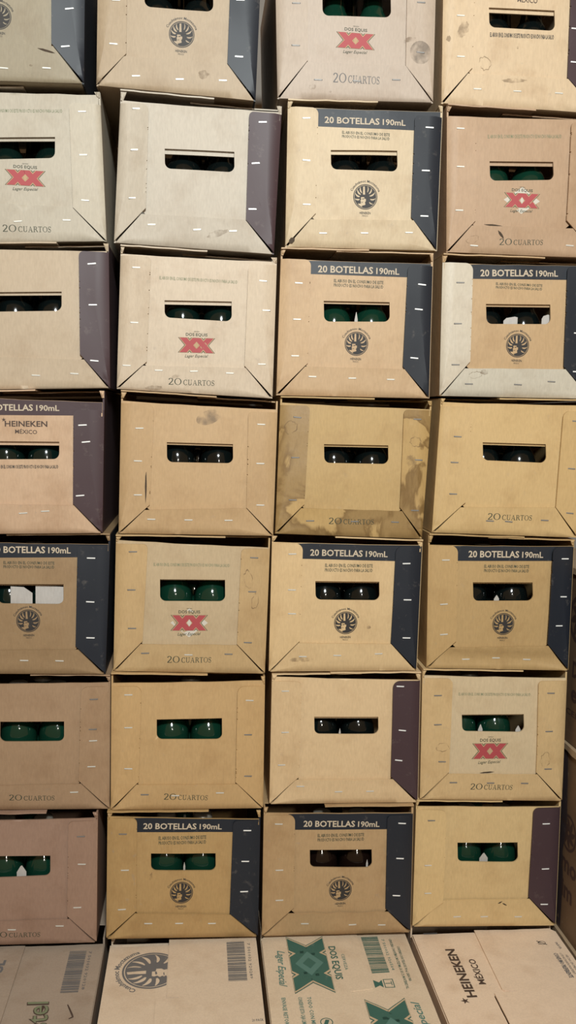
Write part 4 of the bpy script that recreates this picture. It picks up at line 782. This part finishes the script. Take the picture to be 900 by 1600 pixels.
def topfn(i, zoff=0.0):
    s = 13.7 * i
    def f(x, y, dd):
        w = 1.0 * noise.noise(Vector((x * .012 + s, y * .012, s))) + .5 * noise.noise(Vector((x * .05 + s, y * .05, s)))
        return (x / 1000, y / 1000, (ZT - 2.6 + dd + w) / 1000)
    return f
YB, YF = 5, -293
TOPFLAPS = [
 # (under pieces, over pieces) outlines in mm seen from above
 ([[(-300, YF), (-134, YF), (-134, YB), (-300, YB)]], [[(-371, YF), (-255, YF), (-255, YB - 2), (-371, YB - 2)]]),
 ([[(-123.5, YF), (-40, YF), (-36, -160), (-20, -140), (-18, YB - 9), (-123.5, YB - 9)]], [[(-47, YF), (106, YF), (106, YB + 2), (-32, YB + 3), (-31, -135), (-14, -136.5), (-14, -138), (-47, -139)]]),
 ([[(228, YF), (350.5, YF), (350.5, YB + 4), (236, YB + 4), (236, -130), (228, -150)]], [[(114.5, YF), (232, YF), (236, -138), (270, -133.5), (270, YB + 10), (262, YB + 13), (122, YB + 5), (114.5, YB - 6)]]),
 ([[(362, YF), (444, YF), (445, -157), (474, -156), (474, YB - 4), (362, YB - 4)]], [[(445.5, YF), (601, YF), (601, YB - 10), (592, YB - 1), (466, YB), (461, -146), (464, -150), (481, -152), (481, -153.5), (446.5, -155.5)]]),
]
INNER = [M_KRAFT, M_KRAFT, M_KRAFT, M_KRAFT]
TF = []
for i, (un, ov) in enumerate(TOPFLAPS):
    r = CATS[i]; f = topfn(i); a = TOPA[i]
    u = [sheet('top_flap', p, [], f, -1.9, 0, M_KRAFT_DIRTY if i in (0, 3) else M_KRAFT, r, 8, a) for p in un]
    lf = lambda x, y: 0
    o = [sheet('top_flap', p, [], f, .3, 2.4, M_KRAFT_DIRTY if i == 0 else M_KRAFT, r, 8, a) for p in ov]
    TF.append((u[0], o[0]))
    x0, x1 = TOPX[i]
    sheet('inner_top_flap', [(x0 + 3, -60), (x1 - 3, -60), (x1 - 3, YB + 1), (x0 + 3, YB + 1)] if i != 1 else [(x0 + 3, -60), (x1 - 3, -60), (x1 - 3, -16), (x0 + 3, -16)], [], f, -4.6, -2.2, M_KRAFT, r, 30, a)
    sheet('inner_top_flap', [(x0 + 3, YF + 2), (x1 - 3, YF + 2), (x1 - 3, -245), (x0 + 3, -245)], [], f, -4.6, -2.2, M_KRAFT, r, 30, a)

def barcode(x0, x1, y0, y1, seed, horiz=True):
    rnd = random.Random(seed); S = []; y = y0
    while y < y1:
        w = rnd.choice([.9, .9, 1.6, 2.4]); S.append(bar(x0, y, x1, min(y + w, y1))); y += w + rnd.choice([.8, .8, 1.3, 2.0])
    return S
R90, RM90 = PI / 2, -PI / 2
OV, UN = 2.85, .45
# carton with script (left)
f = topfn(0)
ink('printed_barcode', barcode(-184.5, -159, -113, -11, 3), f, UN + .1, M_GREYINK, TF[0][0])
ink('printed_text', place(sans('7 501032 920128', .0, 1), -155, -14, -155, -108, 4.5), f, UN + .1, M_GREYINK, TF[0][0])
S = place(sans('Amstel', .03, 3), -182, -262, -198, -132, 30, .12)
ink('printed_logo', S, f, UN + .2, M_BROWN, TF[0][0], label='slanted brown script')
ink('printed_logo', place(sans('Amstel', .004, 3), -182, -262, -198, -132, 30, .12), f, UN + .35, M_FADED, TF[0][0])
ink('printed_logo', [stroke([(-170, -140), (-166, -150), (-160, -165), (-159, -168), (-164, -172)], [1.4, 2.2, 2.6, 2.6, 1.5])], f, UN + .2, M_BROWN, TF[0][0])
ink('printed_text', place(sans('UL', .04), -277, -66, -277, -34, 16), f, OV + .1, M_GREYINK, TF[0][1])
# carton with large crest
f = topfn(1)
cs = xf(CREST + arc_text('Cuauhtémoc Moctezuma', 1.10, .19, math.radians(132), .016), -56, -68, 44, R90)
def clip_x(shapes, xmax):
    out = []
    for pts, tr in shapes:
        bm = bmesh.new(); vs = [bm.verts.new((x, y, 0)) for x, y in pts]
        for t in tr:
            try: bm.faces.new([vs[i] for i in t])
            except ValueError: pass
        bmesh.ops.bisect_plane(bm, geom=bm.verts[:] + bm.edges[:] + bm.faces[:], plane_co=(xmax, 0, 0), plane_no=(1, 0, 0), clear_outer=True)
        bmesh.ops.triangulate(bm, faces=bm.faces[:]); bm.verts.index_update()
        if bm.faces: out.append(([(v.co.x, v.co.y) for v in bm.verts], [tuple(v.index for v in fc.verts) for fc in bm.faces]))
        bm.free()
    return out
ink('printed_crest', clip_x(cs, -32.5), f, UN, M_GREYINK, TF[1][0])
ink('printed_barcode', barcode(58.5, 86.5, -104, -5, 8), f, OV, M_GREYINK, TF[1][1])
ink('printed_text', place(sans('7 501032 920289', .0, 1), 91, -10, 91, -100, 4.5), f, OV, M_GREYINK, TF[1][1])
ink('printed_text', place(sans('20 PACK', .01, 1), 88, -196, 104, -196, 5), f, OV, M_GREYINK, TF[1][1])
# carton with green double X
f = topfn(2)
def bigxx(x0, x1, ya, yb, flip, par, d):
    """logo whose upward direction runs along +x (or -x when flipped)"""
    def m(shapes):
        out = []
        for pts, tr in shapes:
            if not flip: out.append(([(x0 + (x1 - x0) * v, yb + (ya - yb) * u) for u, v in pts], tr))
            else: out.append(([(x1 - (x1 - x0) * v, ya + (yb - ya) * u) for u, v in pts], tr))
        return out
    a = min(ya, yb); b = max(ya, yb)
    ink('printed_logo', m(xbars(.045)), f, d, M_GREEN, par, 6, label='dark green outline of the double X')
    ink('printed_logo', m(xbars(.030)), f, d + .18, M_TANL, par, 6)
    ink('printed_logo', m(xbars(.004)), f, d + .36, M_GREEN, par, 6, label='large green double X')
    ink('printed_diamond', m([poly((.5, .12), (.72, .5), (.5, .88), (.28, .5))]), f, d + .54, M_LGREEN, par, 6)
    ink('printed_diamond', m([poly((.5, .32), (.60, .5), (.5, .68), (.40, .5))]), f, d + .70, M_GREEN, par, 6)
M_TANL = ink_mat('tan_keyline_pale', (.52, .38, .24), .7, .1)
bigxx(155, 212, -137, -1, False, TF[2][1], OV)
# the logo reads away from the back of the stack, so its first letter lies deepest
ink('printed_text', place(sans('DOS EQUIS', .022), 219, -26, 219, -110, 11), f, OV, M_GREEN, TF[2][1])
ink('printed_text', place(sans('CERVEZA', .0), 236, -48, 236, -88, 5), f, OV, M_LGREEN, TF[2][1])
ink('printed_text', place(sans('Lager Especial', .012), 137, -34, 133, -118, 12, .35), f, OV, M_LGREEN, TF[2][1])
ink('printed_barcode', barcode(276, 303, -95, 0, 12), f, UN, M_GREEN, TF[2][0])
ink('printed_text', place(sans('7 501032 926564', .0, 1), 308, -8, 308, -90, 4.5), f, UN, M_LGREEN, TF[2][0])
ink('printed_icon', [poly((274, -112), (287, -122), (274, -130)), poly((287, -112), (287, -122), (279, -122)), poly((287, -130), (287, -122), (279, -122)), tess([(289, -111), (304, -111), (304, -131), (289, -131)][::-1], [[(290.2, -112.2), (302.8, -112.2), (302.8, -129.8), (290.2, -129.8)]]),
     bar(291, -121.6, 300, -120.4), bar(300, -126, 301, -116)], f, UN, M_GREEN, TF[2][0])
ink('printed_text', place(sans('CERVECERÍA CUAUHTÉMOC MOCTEZUMA, S.A. DE C.V. MONTERREY N.L.', .01, 1), 320, -8, 320, -136, 4.4), f, UN, M_GREEN, TF[2][0])
ink('printed_text', place(sans('CONTENIDO 20 BOTELLAS DE 190 mL CADA UNA', .01, 1), 329, -28, 328, -118, 4.4), f, UN, M_GREEN, TF[2][0])
TX = ['ENVASE RETORNABLE', 'CONSERVE ESTA CAJA LIMPIA Y SECA', 'TODO CON MEDIDA']
for k, x in enumerate((133, 157, 170)):
    ink('printed_text', place(sans(TX[k], .012, 1), x, -148, x, -230, 6), f, OV, M_LGREEN, TF[2][1])
ink('printed_icon', xf([ring(0, 0, 1, 1, .14, .14), poly((-.5, -.5), (.1, -.6), (.5, .5), (-.1, .6))], 191, -203, 9), f, OV, M_GREEN, TF[2][1])
bigxx(254, 311, -296, -158, True, TF[2][0], UN)
ink('printed_text', place(sans('Lager Especial', .012), 334, -285, 330, -168, 12, .35), f, UN, M_LGREEN, TF[2][0])
# carton with the brewery name
f = topfn(3)
star = []
for i in range(10):
    a = PI / 2 + i * PI / 5; rr = 1 if i % 2 == 0 else .36; star.append((rr * math.cos(a), rr * math.sin(a)))
ink('printed_logo', place(sans('HEINEKEN', .028), 419, -160, 419, -40, 15) + place(sans('MÉXICO', .016), 442, -131, 444, -68, 11) + xf([tess(star)], 399, -167, 7, R90), f, UN, M_BROWN, TF[3][0], label='dark lettering reading HEINEKEN MÉXICO')
ink('printed_icon', xf([ring(0, 0, 1, .8, .16, .14), stroke([(-1.2, .9), (1.1, -.9)], .24), stroke([(-1.3, 0), (-.5, .3)], .16), stroke([(-1.2, -.6), (-.3, -.4)], .16)], 566, -35, 6) , f, OV, M_BLACK, TF[3][1])
ink('printed_text', place(sans('FRÁGIL', .01, 1), 587, -36, 589, -54, 4), f, OV, M_GREYINK, TF[3][1])
ink('printed_text', place(sans('CONSUMO PREFERENTE', .03, 1), 573, -64, 573, -128, 7), f, OV, M_GREYINK, TF[3][1])
ink('printed_text', place(sans('LOTE 0412 PLANTA MONTERREY', .0, 1), 583, -64, 583, -120, 4), f, OV, M_GREYINK, TF[3][1])
ink('printed_text', place(sans('HECHO EN MÉXICO', .0, 1), 590, -70, 590, -118, 4), f, OV, M_GREYINK, TF[3][1])
ink('printed_barcode', barcode(0, 1, 0, 1, 1) and [bar(382 + k * 2.6, -9.5, 383.4 + k * 2.6, -2) for k in range(9)], lambda x, y, dd: f(x, y + 11, dd), -2.2 + .2, M_GREYINK, CATS[3])

# ------------------------------------------------------------------ tall cartons standing to the right, their printed side turned to the aisle
M_SIDE = board_mat('shade_darkened_side_board', .40, base=(.135, .085, .050), spots=.3)  # board darkened in its colour to carry the shade at the right edge
XS = 612.0
def side_carton(z0, z1, y0, y1, label, prints, hidden=False):
    w = 250
    root = empty('tall_carton', ((XS + w / 2) / 1000, (y0 + y1) / 2, z0 / 1000), label, 'box', 'tall cartons beside the stack')
    ORIGIN[root.name] = Vector(root.location)
    sd = z0 * .37
    def fn(s, z, dd):   # s: mm from the far end towards the aisle
        b = 1.2 * noise.noise(Vector((s * .015 + sd, z * .015, sd)))
        return ((XS - dd - b) / 1000, y1 - s / 1000, z / 1000)
    L = (y1 - y0) * 1000
    sp = sheet('side_panel', [(2, z0 + .5), (L - 2, z0 + .5), (L - 2, z1 - 3), (2, z1 - 3)], [], fn, -2.6, 0, M_SIDE, root, 26, None)
    def bx(n, x0, x1, ya, yb, za, zb, m=M_SIDE):
        V = [(x / 1000, y, z / 1000) for z in (za, zb) for y in (ya, yb) for x in (x0, x1)]
        F = [(0, 2, 3, 1), (4, 5, 7, 6), (0, 1, 5, 4), (2, 6, 7, 3), (0, 4, 6, 2), (1, 3, 7, 5)]
        return mesh_obj(n, V, F, m, root)
    bx('side_panel', XS + w - 2.5, XS + w, y0, y1, z0 + .4, z1 - 3)
    bx('end_panel', XS + 1.5, XS + w - 2.6, y0, y0 + .0025, z0 + .4, z1 - 3)
    bx('end_panel', XS + 1.5, XS + w - 2.6, y1 - .0025, y1, z0 + .4, z1 - 3)
    bx('base_panel', XS + 1.5, XS + w - 2.6, y0 + .003, y1 - .003, z0 + .2, z0 + 2.8)
    # the lid overlaps the sides by a worn, frayed rim
    V = []; F = []; n = 26
    for i in range(n + 1):
        s = L * i / n
        wz = 2.2 * noise.noise(Vector((s * .04, sd, 1))); wx = 2.0 * abs(noise.noise(Vector((s * .06, sd, 4))))
        y = y1 - s / 1000
        for x, z in ((XS - 3.2 - wx, z1 - 13 + wz), (XS - 3.4 - wx, z1 - 2.2), (XS - 1, z1 - .3), (XS + w, z1 - .3), (XS + w, z1 - 2.8), (XS + 1, z1 - 2.8), (XS - 1.2 - wx, z1 - 4), (XS - 1.4 - wx, z1 - 13 + wz)):
            V.append((x / 1000, y, z / 1000))
    for i in range(n):
        for k in range(8): F.append((i * 8 + k, (i + 1) * 8 + k, (i + 1) * 8 + (k + 1) % 8, i * 8 + (k + 1) % 8))
    F.append(tuple(range(7, -1, -1))); F.append(tuple(n * 8 + k for k in range(8)))
    mesh_obj('lid', V, F, M_RIM, root)
    for nm, S, m in prints: ink(nm, S, fn, .15, m, sp, 30)
    return root
M_RIM = board_mat('frayed_pale_board', .35, base=(.34, .25, .16), spots=.3)
Y1 = .24
sp = lambda y: (Y1 - y) * 1000
# outlines: a dark printed field towards the far end, a round emblem and words
field = [([(150, 216), (sp(.004), 216), (sp(.002), 300), (sp(.010), 345), (sp(.0), 400), (sp(.012), 515), (150, 515)], None)]
field = [tess(field[0][0])]
M_DKFIELD = ink_mat('dark_plum_print', (.040, .028, .032), .6, .2)
pm = [('printed_field', field, M_DKFIELD)]
M_SIDEINK = ink_mat('side_brown_ink', (.050, .028, .024), .6, .2)
em = xf([ring(0, 0, 1, 1, .16, .16, 36)] + [tess(leaf(a, .1, .8, .16, 14)) for a in range(0, 360, 45)], sp(-.008), 384, 30)
pm.append(('printed_emblem', em, M_SIDEINK))
pm.append(('printed_text', place(sans('mo', .03), sp(.012), 318, sp(-.044), 318, 31), M_SIDEINK))
pm.append(('printed_text', place(sans('im', .03), sp(.006), 274, sp(-.034), 274, 31), M_SIDEINK))
pu = [('printed_text', place(sans('DE', .03), sp(.014), 640, sp(-.022), 640, 26), M_SIDEINK), ('printed_text', place(sans('ea', .03), sp(.014), 600, sp(-.026), 600, 30), M_SIDEINK), ('printed_text', place(sans('CERVEZA', .01), sp(.030), 575, sp(-.09), 575, 10), M_SIDEINK),
      ('printed_emblem', xf([ring(0, 0, 1, 1, .2, .2, 36)] + [tess(leaf(a, .1, .8, .16, 14)) for a in range(0, 360, 45)], sp(.0), 735, 40), M_SIDEINK)]
side_carton(.4, 212, -.30, Y1, 'brown carton at the base of the right-hand pile, beside the flat brewery-name carton', [], True)
side_carton(212.4, 528, -.30, Y1, 'tall brown carton with dark emblem and frayed lid, right edge beside lower rows', pm)
side_carton(528.6, 818, -.30, Y1, 'tall brown printed carton topmost at right edge, beside the fifth row', pu)

# ------------------------------------------------------------------ setting
def struct(name, x0, x1, y0, y1, z0, z1, m):
    V = [(x, y, z) for z in (z0, z1) for y in (y0, y1) for x in (x0, x1)]
    F = [(0, 2, 3, 1), (4, 5, 7, 6), (0, 1, 5, 4), (2, 6, 7, 3), (0, 4, 6, 2), (1, 3, 7, 5)]
    me = bpy.data.meshes.new(name); me.from_pydata(V, [], F); me.materials.append(m); me.update()
    o = bpy.data.objects.new(name, me); COL.objects.link(o); o['kind'] = 'structure'
    return o
struct('floor', -2.2, 2.2, -3.2, .9, -.1, 0, M_FLOOR)
struct('wall_back', -2.2, 2.2, .55, .65, 0, 2.7, M_WALL)

# ------------------------------------------------------------------ light and camera
w = bpy.data.worlds.new('World'); SC.world = w; w.use_nodes = True
w.node_tree.nodes['Background'].inputs[0].default_value = (1.0, .60, .28, 1); w.node_tree.nodes['Background'].inputs[1].default_value = AMB = .25
def area(name, loc, target, size, power, rgb):
    l = bpy.data.lights.new(name, 'AREA'); l.shape = 'DISK'; l.size = size; l.energy = power; l.color = rgb
    o = bpy.data.objects.new(name, l); COL.objects.link(o); o.location = loc
    o.rotation_euler = (Vector(target) - Vector(loc)).to_track_quat('-Z', 'Y').to_euler()
    return o
area('ceiling_lamp', (.12, -1.95, 2.05), (0, 0, 1.0), .24, 55, (.93, 1, 1.0))
area('bottle_glint_fill', (.30, -2.05, 1.42), (.1, 0, .7), .07, 5.0, (1, .93, .82))  # added fill with no known source, for glints on the lower bottles
cam = bpy.data.cameras.new('camera'); co = bpy.data.objects.new('camera', cam); COL.objects.link(co); SC.camera = co
p_, y_, r_ = 0.10336864373487925, 0.10252045229018648, 0.026640182976330473
from mathutils import Matrix
fwd = Vector((math.sin(y_) * math.cos(p_), math.cos(y_) * math.cos(p_), -math.sin(p_))); right = Vector((math.cos(y_), -math.sin(y_), 0)); up = right.cross(fwd)
r2 = right * math.cos(r_) + up * math.sin(r_); u2 = -right * math.sin(r_) + up * math.cos(r_)
Mx = Matrix((r2, u2, -fwd)).transposed().to_4x4(); Mx.translation = Vector((0, -1.352, 1.042904))
co.matrix_world = Mx
cam.sensor_fit = 'VERTICAL'; cam.sensor_height = 24; cam.lens = 24 * 1400 / 1600; cam.clip_start = .02
vs = SC.view_settings; vs.view_transform = 'Standard'; vs.look = 'None'; vs.gamma = 1; vs.use_curve_mapping = False; vs.exposure = 0.0
